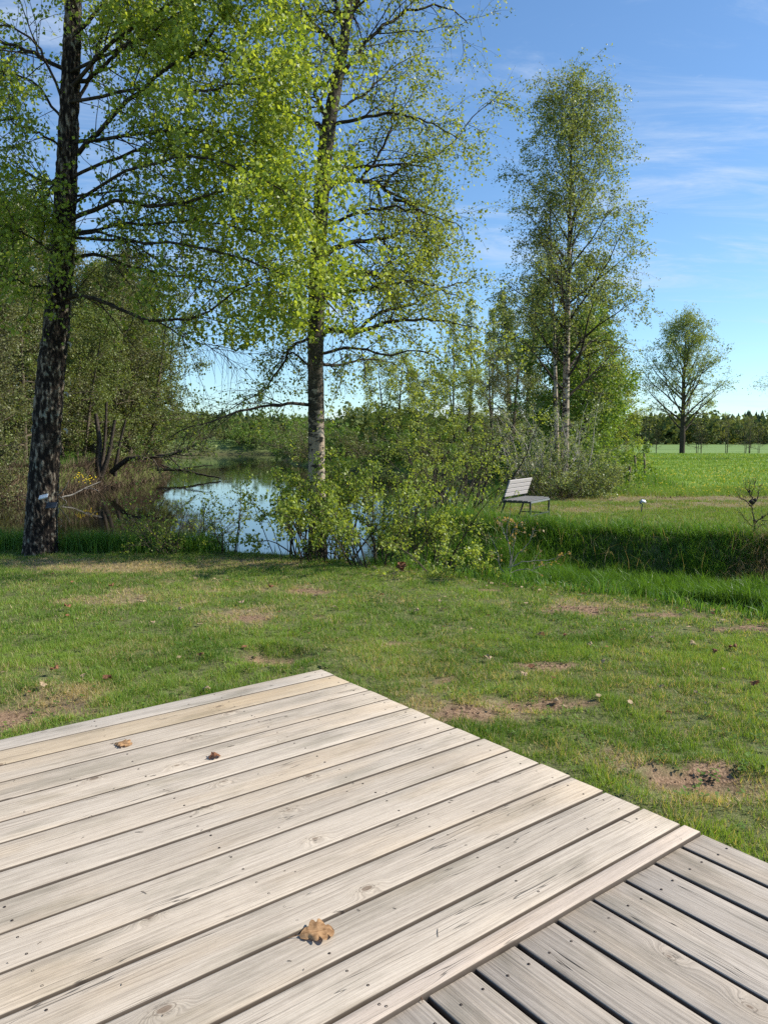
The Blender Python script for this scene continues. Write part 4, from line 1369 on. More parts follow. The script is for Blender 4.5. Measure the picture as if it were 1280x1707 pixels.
def pruned_sapling():
    t = thing('pruned_sapling', 'gnarled cut-back sapling with knobbly head on the far edge of the ditch', 'sapling')
    place(t, 5.72, 11.85, dz=0.10)
    paths = [([(0, 0, -.1), (.01, 0, .15), (-.03, 0, .32), (-.03, .01, .48)], .022), ([(-.03, 0, .40), (-.12, 0, .50), (-.22, 0, .55), (-.27, 0, .66)], .012),
             ([(-.03, 0, .45), (-.05, 0, .58), (-.09, 0, .66), (-.07, 0, .80)], .014), ([(-.02, 0, .46), (.04, 0, .56), (.05, 0, .68), (.10, 0, .78)], .011),
             ([(0, 0, .15), (.12, 0, .24), (.22, 0, .32), (.34, .02, .42)], .012), ([(.1, 0, .22), (.18, 0, .20), (.28, 0, .28)], .009),
             ([(0, 0, .10), (-.12, 0, .2), (-.18, 0, .30), (-.26, 0, .35)], .008), ([(-.06, 0, .60), (-.02, 0, .70), (-.0, 0, .82)], .009),
             ([(-.08, 0, .62), (-.14, 0, .70), (-.15, 0, .80)], .008), ([(0, 0, .05), (.10, 0, .12), (.18, .05, .15)], .009)]
    Ps = []
    for p, r in paths:
        P = smooth_line(p, 10)
        P += rng.normal(0, 0.006, P.shape)
        Rr = np.linspace(r * .75, r * 0.25, 11) * rng.uniform(0.75, 1.4, 11)
        Acc().tubes(P, Rr, 7).obj('stem', M['bark_dark'], t)
        Ps.append(P)
    for (x, z, r) in ((-.05, .50, .040), (.0, .52, .035), (.13, .26, .024), (-.09, .66, .026), (.02, .2, .026)):
        u = np.linspace(0, 1, 7)
        P = np.stack([x + 0 * u, 0 * u, z - r + 2 * r * u], 1)
        Acc().tubes(P, r * np.sin(np.pi * np.clip(u, .04, .96)) * rng.uniform(.8, 1.2, 7), 9).obj('knob', M['bark_dark'], t)
    B, Rr = spawn(np.array(Ps), np.full((len(Ps), 11), 0.005), 14, 0.15, 1.0, (0.4, 1.1), (0.1, 0.34), 5, 0.17, -0.05, 0.6, rmin=0.0018)
    tag(Acc().tubes(B, Rr, 3).obj('twigs', M['bark_brown'], t), kind='stuff')
    lf = Acc()
    leaves(lf, B, 1, 0.028, 0.6, 0.0, 0.1, 0.012)
    tag(lf.obj('leaves', M['leafShrub'], t), kind='stuff')


pruned_sapling()

# thicket behind the bench
SH = []
place(make_shrub('shrub', 'grey-green willow with bare whippy stems left of the tall birch foot', 2.9, 1.3, 34, 'leafWillow', 'bark_pale', leafsize=0.055, per=5, nb=6, nt_=4, el=(0.8, 1.4), r=0.02, base=0.9, twl=0.25, stem_parts=False), 4.6, 21.8, 1.0)
place(make_shrub('shrub', 'rounded thicket of small leaves at the foot of the tall birch behind the bench', 1.7, 1.3, 60, 'leafWillow', 'bark_brown', leafsize=0.058, per=8, nb=6, nt_=4, el=(0.6, 1.35), r=0.014, base=1.0, twl=0.3, lo=0.05, stem_parts=False, tshift=0.25), 5.2, 21.6, 0.9)
place(make_shrub('shrub', 'brownish low thicket left of the tall birch near the water', 1.5, 1.0, 40, 'leafOlive', 'bark_brown', leafsize=0.05, per=4, nb=6, nt_=4, el=(0.5, 1.35), r=0.014, base=0.8, twl=0.3, lo=0.05, stem_parts=False), 4.6, 20.9, 0.8)
place(make_tree('bird_cherry_tree', 'broad fresh green leafy tree crowding right of the tall birch', 6.0, 0.08, 2.7, 'bark_brown', 'leafDeep', stems=3, zlo=0.03, n_limbs=50, el=(0.4, 1.1), leafsize=0.10, per=13, nb=8, nt_=5, cone=0.9, stem_gap=1.0, tshift=0.3), 6.6, 27.0, 0.95)
place(make_tree('bird_cherry_tree', 'second leafy tree with lighter leaves on the right edge of the thicket', 4.9, 0.07, 2.2, 'bark_brown', 'leafShrub', stems=3, zlo=0.03, n_limbs=46, el=(0.4, 1.1), leafsize=0.085, per=12, nb=8, nt_=5, cone=0.9, stem_gap=1.0, tshift=-0.15), 7.8, 31.0, 0.95)
place(make_tree('hazel_tree', 'yellow-green round bush tree at the right end of the thicket behind the fence posts', 4.6, 0.07, 2.2, 'bark_brown', 'leafB', stems=4, zlo=0.05, n_limbs=48, el=(0.4, 1.1), leafsize=0.075, per=10, nb=8, nt_=5, cone=0.9, stem_gap=1.2), 11.6, 40.0)
place(make_tree('alder_tree', 'dense olive alder directly behind the tall birch, half its height', 8.4, 0.13, 2.4, 'bark_brown', 'leafOlive', stems=2, zlo=0.12, n_limbs=46, el=(0.5, 1.1), leafsize=0.085, per=12, nb=8, nt_=5, cone=0.9, stem_gap=1.0, tshift=0.2), 7.1, 29.0)
place(make_tree('alder_tree', 'narrow brown-green tree left of the tall birch, top level with the middle of its crown', 9.6, 0.13, 1.9, 'bark_brown', 'leafOlive', stems=2, zlo=0.15, n_limbs=46, el=(0.6, 1.15), leafsize=0.09, per=9, nb=8, nt_=5, cone=0.9, stem_gap=0.8), 7.0, 40.0)
place(make_tree('alder_tree', 'twiggy dark alder on the right shore between the aspens and the willow', 5.6, 0.1, 2.6, 'bark_brown', 'leafBrown', stems=3, zlo=0.1, n_limbs=42, el=(0.2, 1.0), leafsize=0.07, per=6, nb=8, nt_=5, cone=0.9, stem_gap=1.2), 5.6, 36.0)

# slim aspens seen over the far right corner of the pond
asp0 = make_tree('aspen_tree', 'leftmost slim aspen over the far right corner of the pond', 13.5, 0.13, 1.5, 'bark_grey', 'leafC', stems=1, zlo=0.4, n_limbs=26, el=(0.8, 1.1), leafsize=0.12, per=7, nb=6, nt_=4, cone=0.9, group='slim aspens beyond the pond')
place(asp0, 5.5, 62, 0.88, 0.2)
for (x, y, s, rz, lb) in ((7.0, 63, 0.97, 1.2, 'second slim aspen from the left beyond the pond, tallest of the row'), (8.6, 61.5, 0.9, 2.7, 'third slim aspen from the left beyond the pond, close to its neighbour'),
                          (10.2, 64, 0.93, 4.0, 'fourth slim aspen from the left beyond the pond'), (11.8, 62, 0.8, 5.1, 'rightmost slim aspen, half hidden by the brown-green tree')):
    c = copy_tree(asp0)
    place(c, x, y, s, rz)
    tag(c, lb)

# trees on the right shore seen between the banded birch and the aspens
rs = [
    ('willow_tree', 'yellow-green weeping tree on the far shore just right of the banded birch', 0.6, 30.0 + 35, 8.8, 3.2, 'leafB', 0.12, 2),
    ('willow_tree', 'drooping light green tree behind the tall loose bush, second right of the banded birch', 5.2, 52.0, 6.2, 2.6, 'leafB', 0.10, 3),
    ('alder_tree', 'dark stemmed alder with forked trunk left of the aspens', 3.6, 66.0, 7.5, 2.4, 'leafOlive', 0.12, 2),
]
for nm, lb, x, y, h, sp, lm, ls, st in rs:
    place(make_tree(nm, lb, h, 0.12, sp, 'bark_dark', lm, stems=st, zlo=0.12, n_limbs=36, el=(0.3, 1.0), leafsize=ls, per=10, nb=7, nt_=5, cone=0.9, stem_gap=1.2, twig_grav=0.35), x, y)
# nearer bush-trees on the right shore, just beyond the ditch mouth
place(make_shrub('shrub', 'upright yellow-green bush on the right shore behind the loose tall bush', 2.3, 1.0, 22, 'leafB', 'bark_dark', leafsize=0.055, per=6, nb=6, nt_=4, el=(0.8, 1.4), r=0.022, base=0.8, twl=0.28, stem_parts=False, tshift=-0.1), 1.75, 17.6, 1.0)
place(make_shrub('shrub', 'thin dark bush leaning over the water left of the bench', 2.2, 1.0, 16, 'leafShrub', 'bark_dark', leafsize=0.05, per=4, nb=6, nt_=4, el=(0.7, 1.3), r=0.02, base=0.5, twl=0.3, stem_parts=False, tshift=-0.1), 1.35, 15.8, 0.9)
place(make_shrub('shrub', 'bare grey brush beside the bench backrest', 0.8, 0.5, 18, 'leafShrub', 'bark_grey', leafsize=0.03, per=1, nb=5, nt_=3, el=(0.6, 1.3), r=0.008, base=0.35, stem_parts=False), 1.95, 16.6, 0.95)

# the wood on the left bank
al = [make_tree('alder_tree', 'x', 10.5, 0.15, 3.6, 'bark_brown', 'leafOlive', stems=2, zlo=0.06, n_limbs=72, el=(0.0, 0.9), leafsize=0.115, per=9, nb=10, nt_=5, cone=0.9, stem_gap=1.6, grav=0.0, twig_grav=0.05, tshift=-.05),
      make_tree('alder_tree', 'x', 11.0, 0.14, 3.2, 'bark_brown', 'leafBrown', stems=2, zlo=0.06, n_limbs=72, el=(0.0, 1.0), leafsize=0.10, per=8, nb=10, nt_=5, cone=0.9, stem_gap=1.4, grav=0.0, twig_grav=0.05),
      make_tree('alder_tree', 'x', 9.0, 0.13, 3.4, 'bark_brown', 'leafOlive', stems=3, zlo=0.04, n_limbs=72, el=(0.0, 0.8), leafsize=0.11, per=9, nb=10, nt_=5, cone=0.9, stem_gap=1.8, grav=0.0, twig_grav=0.05, tshift=.12)]
wood = [
    (0, -17.5, 31.0, 1.00, 0.0, 'big olive alder at the left end of the wood, behind the old birch trunk'),
    (2, -14.7, 36.5, 0.80, 1.1, 'low layered green alder on the bank just right of the old birch trunk'),
    (1, -15.6, 33.5, 0.95, 2.3, 'brown budding tree close behind the right side of the old birch trunk'),
    (1, -15.6, 43.0, 1.05, 3.0, 'brown leafless-looking tree on the left bank in the middle of the wood'),
    (0, -16.8, 48.5, 1.05, 4.4, 'olive alder on the left bank near the far end of the wood'),
    (2, -18.4, 52.0, 0.95, 0.6, 'spreading green tree over the far left bank'),
    (1, -18.6, 55.0, 0.95, 5.0, 'last reddish-brown tree of the wood, sky showing to its right'),
    (1, -20.5, 35.0, 1.15, 1.9, 'tall brown tree in the second row left of the old birch'),
    (0, -22.0, 41.0, 1.20, 3.6, 'tall olive tree in the second row behind the old birch'),
    (1, -20.5, 47.0, 1.25, 0.9, 'tall brown tree in the second row, middle of the wood'),
    (2, -23.0, 54.0, 1.30, 2.2, 'tall green tree in the second row toward the far end'),
    (0, -24.5, 48.0, 1.40, 5.6, 'highest tree of the wood, top just under the birch leaves'),
    (2, -14.6, 45.8, 1.15, 3.9, 'broad green alder at the tip of the left bank reaching over the water'),
    (1, -16.4, 50.5, 1.1, 1.4, 'brown-green tree just behind the tip of the left bank'),
    (0, -18.2, 57.0, 1.2, 2.6, 'olive tree standing furthest right in the back of the wood'),
    (1, -14.6, 26.6, 0.75, 4.0, 'leaning brown tree at the left edge of the picture over the bank'),
    (1, -23.5, 63.0, 0.95, 2.8, 'small brown tree at the far corner of the pond'),
    (0, -26.0, 36.0, 1.35, 0.4, 'tall dark alder at the left edge of the picture deep in the wood'),
]
used = set()
for k, x, y, s, rz, lb in wood:
    t = al[k] if k not in used else copy_tree(al[k])
    used.add(k)
    place(t, x, y, s, rz)
    tag(t, lb, group='trees of the wood on the left bank')


def bank_stems():
    """the multi-stemmed alder stump and the trunk leaning over the water"""
    t = thing('alder_tree', 'cluster of dark alder stems at the water edge under the layered green alder', 'tree')
    for pts, r in ((((167, 797, 35), (164, 770, 35), (166, 735, 35), (160, 690, 35)), .17), (((167, 797, 35), (178, 770, 35), (184, 745, 35), (192, 700, 35)), .13),
                   (((164, 797, 35), (172, 765, 35.3), (176, 725, 35.5), (178, 670, 35.5)), .10), (((192, 782, 36), (196, 762, 36), (200, 740, 36), (210, 700, 36)), .09)):
        P = smooth_line(px_path(pts), 14)
        P[0, 2] = -0.1
        Acc().tubes(P, np.linspace(r, r * .5, 15), 9).obj('stem', M['bark_dark'], t)
    t = thing('leaning_tree', 'dark trunk leaning far out over the pond from the left bank', 'tree')
    P = smooth_line(px_path([(186, 788, 36), (213, 766, 35.8), (250, 762, 35.6), (300, 754, 35.4), (325, 742, 35.3), (345, 728, 35.2)]), 24)
    P[:, 2] += rng.normal(0, .02, 25)
    Acc().tubes(P, np.linspace(.13, .03, 25), 9).obj('trunk', M['bark_dark'], t)
    B1, R1 = spawn(P[None], np.linspace(.17, .03, 25)[None], 26, 0.35, 1, (.5, 1.2), (1.2, 3.0), 7, .12, -.02, .35)
    B2, R2 = spawn(B1, R1, 6, 0.2, 1, (.5, 1.1), (.4, 1.0), 5, .12, 0.0, .5)
    tag(Acc().tubes(B1, R1, 4).tubes(B2, R2, 3).obj('branches', M['bark_brown'], t), kind='stuff')
    lf = Acc()
    leaves(lf, B2, 9, .075, .1, .2, .0, .05)
    tag(lf.obj('leaves', M['leafOlive'], t), kind='stuff')
    # pale dead branch lying at the foot of the bank
    t = thing('dead_branch', 'pale dead branch lying along the foot of the left bank', 'branch')
    D = 27.5
    for pts, r in ((((104, 829, D), (125, 823, D + .3), (145, 813, D + .6), (168, 803, D + 1)), .045), (((140, 815, D + .5), (156, 815, D + .5), (168, 820, D + .3)), .022),
                   (((98, 826, D), (108, 815, D), (115, 802, D)), .03), (((100, 828, D), (110, 835, D - .2), (116, 841, D - .3)), .02)):
        P = smooth_line(px_path(pts), 12)
        P[:, 2] += rng.normal(0, .01, 13)
        Acc().tubes(P, np.linspace(r * .7, r * .3, 13), 7).obj('branch', M['bark_grey'], t)
    t = thing('sunken_log', 'dark broken log lying in the water off the end of the left bank', 'log')
    D = 44
    for pts, r in ((((262, 783, D), (300, 784, D), (330, 790, D - .5), (368, 797, D - 1)), .10), (((300, 784, D), (325, 778, D), (355, 776, D)), .06), (((270, 775, D), (285, 781, D), (300, 786, D)), .06)):
        P = smooth_line(px_path(pts), 12)
        P[:, 2] = np.maximum(P[:, 2], WATER_Z - 0.02)
        P[:, 2] += rng.normal(0, .02, 13)
        Acc().tubes(P, np.linspace(r, r * .4, 13), 7).obj('branch', M['bark_dark'], t)


bank_stems()


def root_fringe():
    """roots, dead reeds and brush along the eroded left bank"""
    ac = Acc()
    n = 26000
    u = rng.random(n)
    seg = np.array([(-19, 24.6), (-14.1, 27.9), (-13.2, 33.6), (-13.6, 40), (-13.8, 46.8), (-16, 53), (-19.5, 60)])
    k = np.minimum((u * 6).astype(int), 5)
    f = (u * 6 - k)[:, None]
    p = seg[k] * (1 - f) + seg[k + 1] * f
    x = p[:, 0] + rng.normal(0.22, 0.24, n)
    y = p[:, 1] + rng.normal(0, 0.4, n)
    z = height(x, y)
    blades(ac, x, y, np.maximum(z, WATER_Z), rng.uniform(0.15, 0.7, n), 0.022 * rng.uniform(.5, 1.5, n), 1.2, rng.uniform(0, 1, n), 1, (0.35, -0.1))
    m, N, o = new_mat('root_brown')
    principled(N, o, N.mix(N.attr('tint'), (0.05, 0.033, 0.023), (0.25, 0.18, 0.12)), 0.9, 0.1)
    o = ac.obj('root_fringe', m, kind='stuff')
    tag(o, 'brown roots and dead reeds fringing the eroded left bank', 'roots')


root_fringe()


def marigolds():
    ac = Acc()
    for cx, cz in ((137, 797), (150, 796), (133, 792), (145, 800)):
        c = pix(cx, cz, 30.5)
        for i in range(7):
            p = c + rng.normal(0, 0.12, 3) * np.array([1.2, 1.5, 0.8])
            an = np.arange(5) * 1.2566
            r = 0.028
            V = np.vstack([p + np.array([0, 0, .01]), p + r * np.stack([np.cos(an), np.sin(an) * .5, np.sin(an) * .7], 1)])
            ac.add(V, None, [[0, 1 + j, 1 + (j + 1) % 5] for j in range(5)])
    o = ac.obj('marsh_marigolds', M['yellow'], kind='stuff')
    tag(o, 'patch of yellow marsh marigolds on the left bank right of the old birch', 'flowers')


marigolds()

# far end of the pond: low brush
fb = make_shrub('shrub', 'x', 3.0, 2.4, 60, 'leafDeep', 'bark_brown', leafsize=0.13, per=7, nb=6, nt_=4, el=(0.4, 1.3), r=0.03, base=1.4, twl=0.3, lo=0.05, stem_parts=False)
fb2 = make_shrub('shrub', 'x', 3.0, 2.4, 60, 'leafBrown', 'bark_brown', leafsize=0.10, per=5, nb=6, nt_=4, el=(0.4, 1.3), r=0.03, base=1.4, twl=0.3, lo=0.05, stem_parts=False)
fbs = [(1, -40, 131, 0.6, 'low brown brush at the far left end of the pond'), (0, -34, 132, 0.7, 'low green bush at the far end of the pond, leftmost'),
       (1, -28.5, 131, 0.65, 'low brown brush at the far end of the pond, second from the left'), (0, -22.5, 130, 0.8, 'low green bush in the middle of the far end of the pond'),
       (1, -16, 128, 1.0, 'brown brush at the right corner of the far end of the pond'), (0, -12.0, 108, 1.0, 'green bush at the narrowing of the far water'),
       (1, -9.8, 92, 1.1, 'brown bush along the far right water edge'), (0, -7.0, 79, 1.1, 'dark green bush leaning over the far water left of the banded birch'),
       (1, -5.2, 69, 1.0, 'brown bush on the far shore just left of the banded birch'), (0, -2.8, 61.5, 0.95, 'green bush on the far shore right behind the banded birch trunk'),
       (1, -0.6, 58, 0.95, 'brown bush on the far shore right of the banded birch'), (0, 1.8, 55.5, 0.9, 'green bush on the far shore under the yellow-green weeping tree'),
       (1, 4.6, 51.5, 0.9, 'brown bush at the right far corner of the pond'), (0, 6.8, 48.5, 0.9, 'dark green bush at the foot of the aspens'),
       (1, 7.4, 42.5, 0.85, 'brown bush on the right shore below the aspens'), (0, 7.0, 37.5, 0.7, 'dark green bush on the right shore left of the thicket'),
       (1, 5.9, 31.0, 0.65, 'low brown bush on the right shore behind the willow'), (0, 5.0, 26.6, 0.5, 'dark low bush on the right shore left of the willow')]
u2 = set()
for k, x, y, s, lb in fbs:
    src = (fb, fb2)[k]
    t = src if k not in u2 else copy_tree(src)
    u2.add(k)
    place(t, x, y, s * (1.8 if y > 100 else 1.1 if y > 62 else 1.0), rng.uniform(0, 6))
    tag(t, lb, group='bushes round the far shore')

# field tree and its bare neighbours
place(make_tree('field_tree', 'lone round-crowned tree standing out in the field on the right', 15.6, 0.34, 8.2, 'bark_dark', 'leafC', stems=1, zlo=0.17, n_limbs=44, el=(0.7, 1.2), leafsize=0.17, per=11, nb=9, nt_=5, cone=0.9, grav=-0.03, twig_grav=0.1, limb_parts=True), 37.0, 96.0)
bs = make_tree('bare_sapling', 'x', 3.6, 0.035, 1.6, 'bark_brown', 'leafBrown', stems=2, zlo=0.15, n_limbs=22, el=(0.4, 0.9), leafsize=0.07, per=1, nb=6, nt_=3, cone=0.9, group='bare saplings along the field edge')
for i, (u, s, lb) in enumerate(((1077, 1.6, 'tallest bare sapling left of the lone field tree'), (1092, 0.9, 'short bare sapling just left of the lone field tree'), (1160, 1.15, 'bare sapling just right of the lone field tree'),
                                (1166, 0.9, 'smaller bare sapling second right of the lone field tree'), (1208, 1.35, 'bare sapling midway between the field tree and the picture edge'),
                                (1240, 1.1, 'bare sapling in the pair near the right picture edge, left one'), (1247, 1.3, 'bare sapling in the pair near the right picture edge, right one'), (1262, 0.9, 'last short bare sapling before the right picture edge'))):
    t = bs if i == 0 else copy_tree(bs)
    place(t, (u - 640) / FPX * 97.0, 97.0, s, i * 1.3)
    tag(t, lb)
place(make_tree('field_tree', 'pale tree at the right picture edge with only its branch tips in view', 11.5, 0.22, 5.0, 'bark_dark', 'leafC', stems=1, zlo=0.3, n_limbs=30, el=(0.3, 1.0), leafsize=0.11, per=5, nb=7, nt_=4, cone=0.9, twig_grav=0.3), 36.5, 66.0)


def far_wood():
    ac = Acc()
    for i in range(1100):
        D = rng.uniform(430, 640)
        x = rng.uniform(-0.62, 0.62) * D
        edge = 0.72 + 0.55 * (fbm([x], [0], 0, 0.035, 3)[0])
        h = rng.uniform(13.5, 17.5) * edge + (D - 410) * 0.02
        r = h * rng.uniform(0.22, 0.36)
        tiers, S = 6, 7
        tt = rng.uniform(0, 1)
        for k in range(tiers):
            z0 = h * (0.12 + 0.80 * k / tiers)
            z1 = min(h, z0 + h * 0.27)
            rk = r * (1 - k / tiers) ** 0.8
            an = np.arange(S) * 2 * math.pi / S + rng.uniform(0, 6)
            ring = np.stack([x + rk * np.cos(an) * rng.uniform(.75, 1.2, S), D + rk * np.sin(an), z0 + rng.normal(0, h * .015, S)], 1)
            V = np.vstack([ring, [[x, D, z1]]])
            ac.add(V, None, [[j, (j + 1) % S, S] for j in range(S)], tt)
    o = ac.obj('spruce_forest', M['conifer'], kind='stuff', smooth=False)
    tag(o, 'dark spruce forest along the horizon beyond the fields', 'forest')
    ac = Acc()
    for i in range(900):
        D = rng.uniform(330, 405)
        x = rng.uniform(-0.62, 0.62) * D
        h = rng.uniform(8, 14.5) * (0.7 + 0.5 * fbm([x], [5], 0, 0.02, 2)[0] * 1.2)
        n = 60
        p = rng.normal(0, 1, (n, 3))
        p = unit(p) * rng.uniform(0.5, 1, (n, 1)) ** 0.6 * np.array([h * .32, h * .3, h * .5]) + np.array([x, D, h * .5])
        a = unit(rng.normal(0, 1, (n, 3)))
        s = unit(np.cross(a, rng.normal(0, 1, (n, 3))))
        L = rng.uniform(0.6, 1.5, (n, 1))
        V = np.stack([p - a * L, p + s * L * .7, p + a * L, p - s * L * .7], 1).reshape(-1, 3)
        ac.add(V, np.arange(n * 4).reshape(-1, 4), None, np.clip(rng.uniform(0, .9) + rng.normal(0, .15, n * 4), 0, 1))
    for i in range(330):
        D = rng.uniform(175, 240)
        x = rng.uniform(-0.37, 0.16) * D
        h = rng.uniform(6.5, 11.0) * (0.6 + 0.8 * fbm([x], [9], 0, 0.05, 2)[0])
        n = 150
        p = rng.normal(0, 1, (n, 3))
        p = unit(p) * rng.uniform(0.4, 1, (n, 1)) ** 0.6 * np.array([h * .34, h * .3, h * .5]) + np.array([x, D, h * .5])
        a = unit(rng.normal(0, 1, (n, 3)))
        s = unit(np.cross(a, rng.normal(0, 1, (n, 3))))
        L = rng.uniform(0.25, 0.7, (n, 1))
        V = np.stack([p - a * L, p + s * L * .7, p + a * L, p - s * L * .7], 1).reshape(-1, 3)
        ac.add(V, np.arange(n * 4).reshape(-1, 4), None, np.clip(rng.uniform(0, .9) + rng.normal(0, .15, n * 4), 0, 1))
    o = ac.obj('broadleaf_wood', M['leafFar'], kind='stuff', smooth=False)
    tag(o, 'belt of lower leafing trees in front of the spruce forest', 'forest')


far_wood()


# ------------------------------------------------------------------ deck
def W2(p, e, z):
    q = DC + dv * p + ev * e
    return (q[0], q[1], z)


DECK_Z, LOW_Z, TH = 0.30, 0.286, 0.028


def board_mesh(L, wd, mat, seed):
    """plank along local -x..; slightly wavy edges, rounded arrises, split ends"""
    r = np.random.default_rng(seed)
    K = 40
    xs_ = np.linspace(0, L, K + 1)
    prof = np.array([(-.5, -1, 0), (-.5, -.16, 0), (-.492, -.05, 0), (-.46, 0, 0), (-.2, .012, 0), (.2, .012, 0), (.46, 0, 0), (.492, -.05, 0), (.5, -.16, 0), (.5, -1, 0)])
    S = len(prof)
    wl = 0.0016 * (vn1(xs_ * 1.3 + seed * 7.1) - .5) * 2 + 0.0006 * (vn1(xs_ * 14 + seed) - .5) * 2
    wr = 0.0016 * (vn1(xs_ * 1.3 + seed * 3.7 + 50) - .5) * 2 + 0.0006 * (vn1(xs_ * 14 + seed + 90) - .5) * 2
    wz = 0.0012 * (vn1(xs_ * 0.9 + seed * 5.5) - .5) * 2
    V = np.zeros((K + 1, S, 3))
    V[:, :, 0] = xs_[:, None]
    V[:, :, 1] = prof[None, :, 0] * wd + np.where(prof[None, :, 0] < 0, wl[:, None], wr[:, None])
    V[:, :, 2] = prof[None, :, 1] * TH + wz[:, None]
    # ends: bevel and slight raggedness
    for e_, sg in ((0, 1), (K, -1)):
        V[e_, :, 0] += r.normal(0, 0.0006, S)
        V[e_, 3:7, 2] -= 0.002
    V[1, :, 0] = V[0, :, 0] + 0.003
    V[K - 1, :, 0] = V[K, :, 0] - 0.003
    k = (np.arange(K) * S)[:, None]
    j = np.arange(S)[None]
    j2 = (j + 1) % S
    F = np.stack([k + j, k + S + j, k + S + j2, k + j2], -1).reshape(-1, 4)
    ac = Acc().add(V.reshape(-1, 3), F)
    # end caps as quad strips
    cap = []
    for i in range(S // 2 - 1):
        cap.append([i, i + 1, S - 2 - i, S - 1 - i])
    c2 = [[K * S + q for q in c[::-1]] for c in cap]
    ac.q.append(np.array(cap + c2))
    return ac.mesh('board', mat, True)


def vn1(x):
    x = np.asarray(x, float)
    return vnoise(np.stack([x, 0 * x + .37, 0 * x + .71], 1))


def deck():
    top = thing('upper_deck', 'pale sunlit raised deck of wide planks with the leaves lying on it', 'deck')
    bnd = [-0.028, 0.105, 0.262, 0.423, 0.584, 0.745, 0.895, 1.062, 1.220, 1.378, 1.538, 1.688, 1.842, 1.995, 2.146, 2.212]
    rot = math.atan2(ev[1] + 0.024 * dv[1], ev[0] + 0.024 * dv[0])
    screws = []
    for i in range(len(bnd) - 1):
        a, b = bnd[i], bnd[i + 1]
        gap = 0.0105 if i not in (7, 11, 12, 13) else 0.0135
        wd = b - a - gap
        c = (a + b) / 2 - 0.010
        e0 = 0.018 - 0.012 * c + rng.normal(0, 0.003)
        mat = M['deck_warm'] if i == 1 else M['deck_pink'] if i == 14 else M['deck']
        if i == 0:
            mat = M['deck_grey2']
        me_ = board_mesh(5.2, wd, mat, i + 1)
        o = bpy.data.objects.new('board', me_)
        C.collection.objects.link(o)
        o.parent = top
        o.location = W2(c, e0, DECK_Z)
        o.rotation_euler = (0, 0, rot)
        if i == 0: o['label'] = 'greyer outermost plank on the lawn side'
        if i == 1: o['label'] = 'yellowish newer plank, second from the lawn'
        if i == 14: o['label'] = 'narrow pinkish edge plank beside the lower deck'
        for e in (0.07, 0.66, 1.26, 1.86, 2.46):
            for f in ((0.24, 0.76) if i < 14 else (0.35, 0.65)):
                P_ = a + wd * f + 0.024 * e - 0.003 + rng.normal(0, 0.004)
                screws.append(W2(P_, e + rng.normal(0, 0.007), DECK_Z + 0.0006))
    ac = Acc()
    for s in screws:
        screw(ac, s)
    tag(ac.obj('screws', M['screw'], top), kind='stuff')
    # joists and edge beam, posts
    for e in (0.10, 0.66, 1.26, 1.86, 2.46, 3.06, 3.66, 4.3):
        q0, q1 = W2(0.02, e, 0), W2(2.19, e, 0)
        a = math.atan2(q1[1] - q0[1], q1[0] - q0[0])
        Lj = math.hypot(q1[0] - q0[0], q1[1] - q0[1])
        rm = np.array([[math.cos(a), -math.sin(a), 0], [math.sin(a), math.cos(a), 0], [0, 0, 1]])
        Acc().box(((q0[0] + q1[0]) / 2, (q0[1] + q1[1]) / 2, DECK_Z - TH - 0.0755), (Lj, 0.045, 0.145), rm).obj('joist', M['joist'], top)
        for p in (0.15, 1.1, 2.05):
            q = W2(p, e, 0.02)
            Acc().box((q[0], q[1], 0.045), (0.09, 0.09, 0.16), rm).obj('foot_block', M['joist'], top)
    low = thing('lower_deck', 'greyer lower deck with wide dark gaps at the bottom right', 'deck')
    edges = [-0.036, 0.097, 0.246, 0.396, 0.547, 0.702, 0.855, 1.006, 1.157, 1.309, 1.461, 1.613]
    rot2 = math.atan2(dv[1], dv[0])
    screws = []
    for i in range(len(edges) - 1):
        a, b = edges[i], edges[i + 1]
        gap = 0.0135
        wd = b - a - gap
        c = (a + b) / 2
        o = bpy.data.objects.new('board', board_mesh(4.2, wd, M['deck_grey'], i + 31))
        C.collection.objects.link(o)
        o.parent = low
        st = 2.128 + rng.normal(0, 0.002)
        if i == 0:
            st = 2.160
        o.location = W2(2.195 + 0.022 * max(c, 0) + rng.normal(0, 0.002), c, LOW_Z)
        o.rotation_euler = (0, 0, rot2)
        for p in (2.29, 2.88, 3.5):
            for f in (0.25, 0.75):
                screws.append(W2(p + rng.normal(0, .006), a + wd * f + rng.normal(0, .005), LOW_Z + 0.0008))
    ac = Acc()
    for s in screws:
        screw(ac, s)
    tag(ac.obj('screws', M['screw'], low), kind='stuff')
    for p in (2.30, 2.88, 3.5, 4.1, 4.7):
        q0, q1 = W2(p, -0.05, 0), W2(p, 4.0, 0)
        a = math.atan2(q1[1] - q0[1], q1[0] - q0[0])
        Lj = math.hypot(q1[0] - q0[0], q1[1] - q0[1])
        rm = np.array([[math.cos(a), -math.sin(a), 0], [math.sin(a), math.cos(a), 0], [0, 0, 1]])
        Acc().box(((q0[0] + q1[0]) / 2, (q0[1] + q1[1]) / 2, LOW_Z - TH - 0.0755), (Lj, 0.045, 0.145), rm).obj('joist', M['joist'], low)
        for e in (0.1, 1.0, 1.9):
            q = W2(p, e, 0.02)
            Acc().box((q[0], q[1], 0.03), (0.09, 0.09, 0.14), rm).obj('foot_block', M['joist'], low)


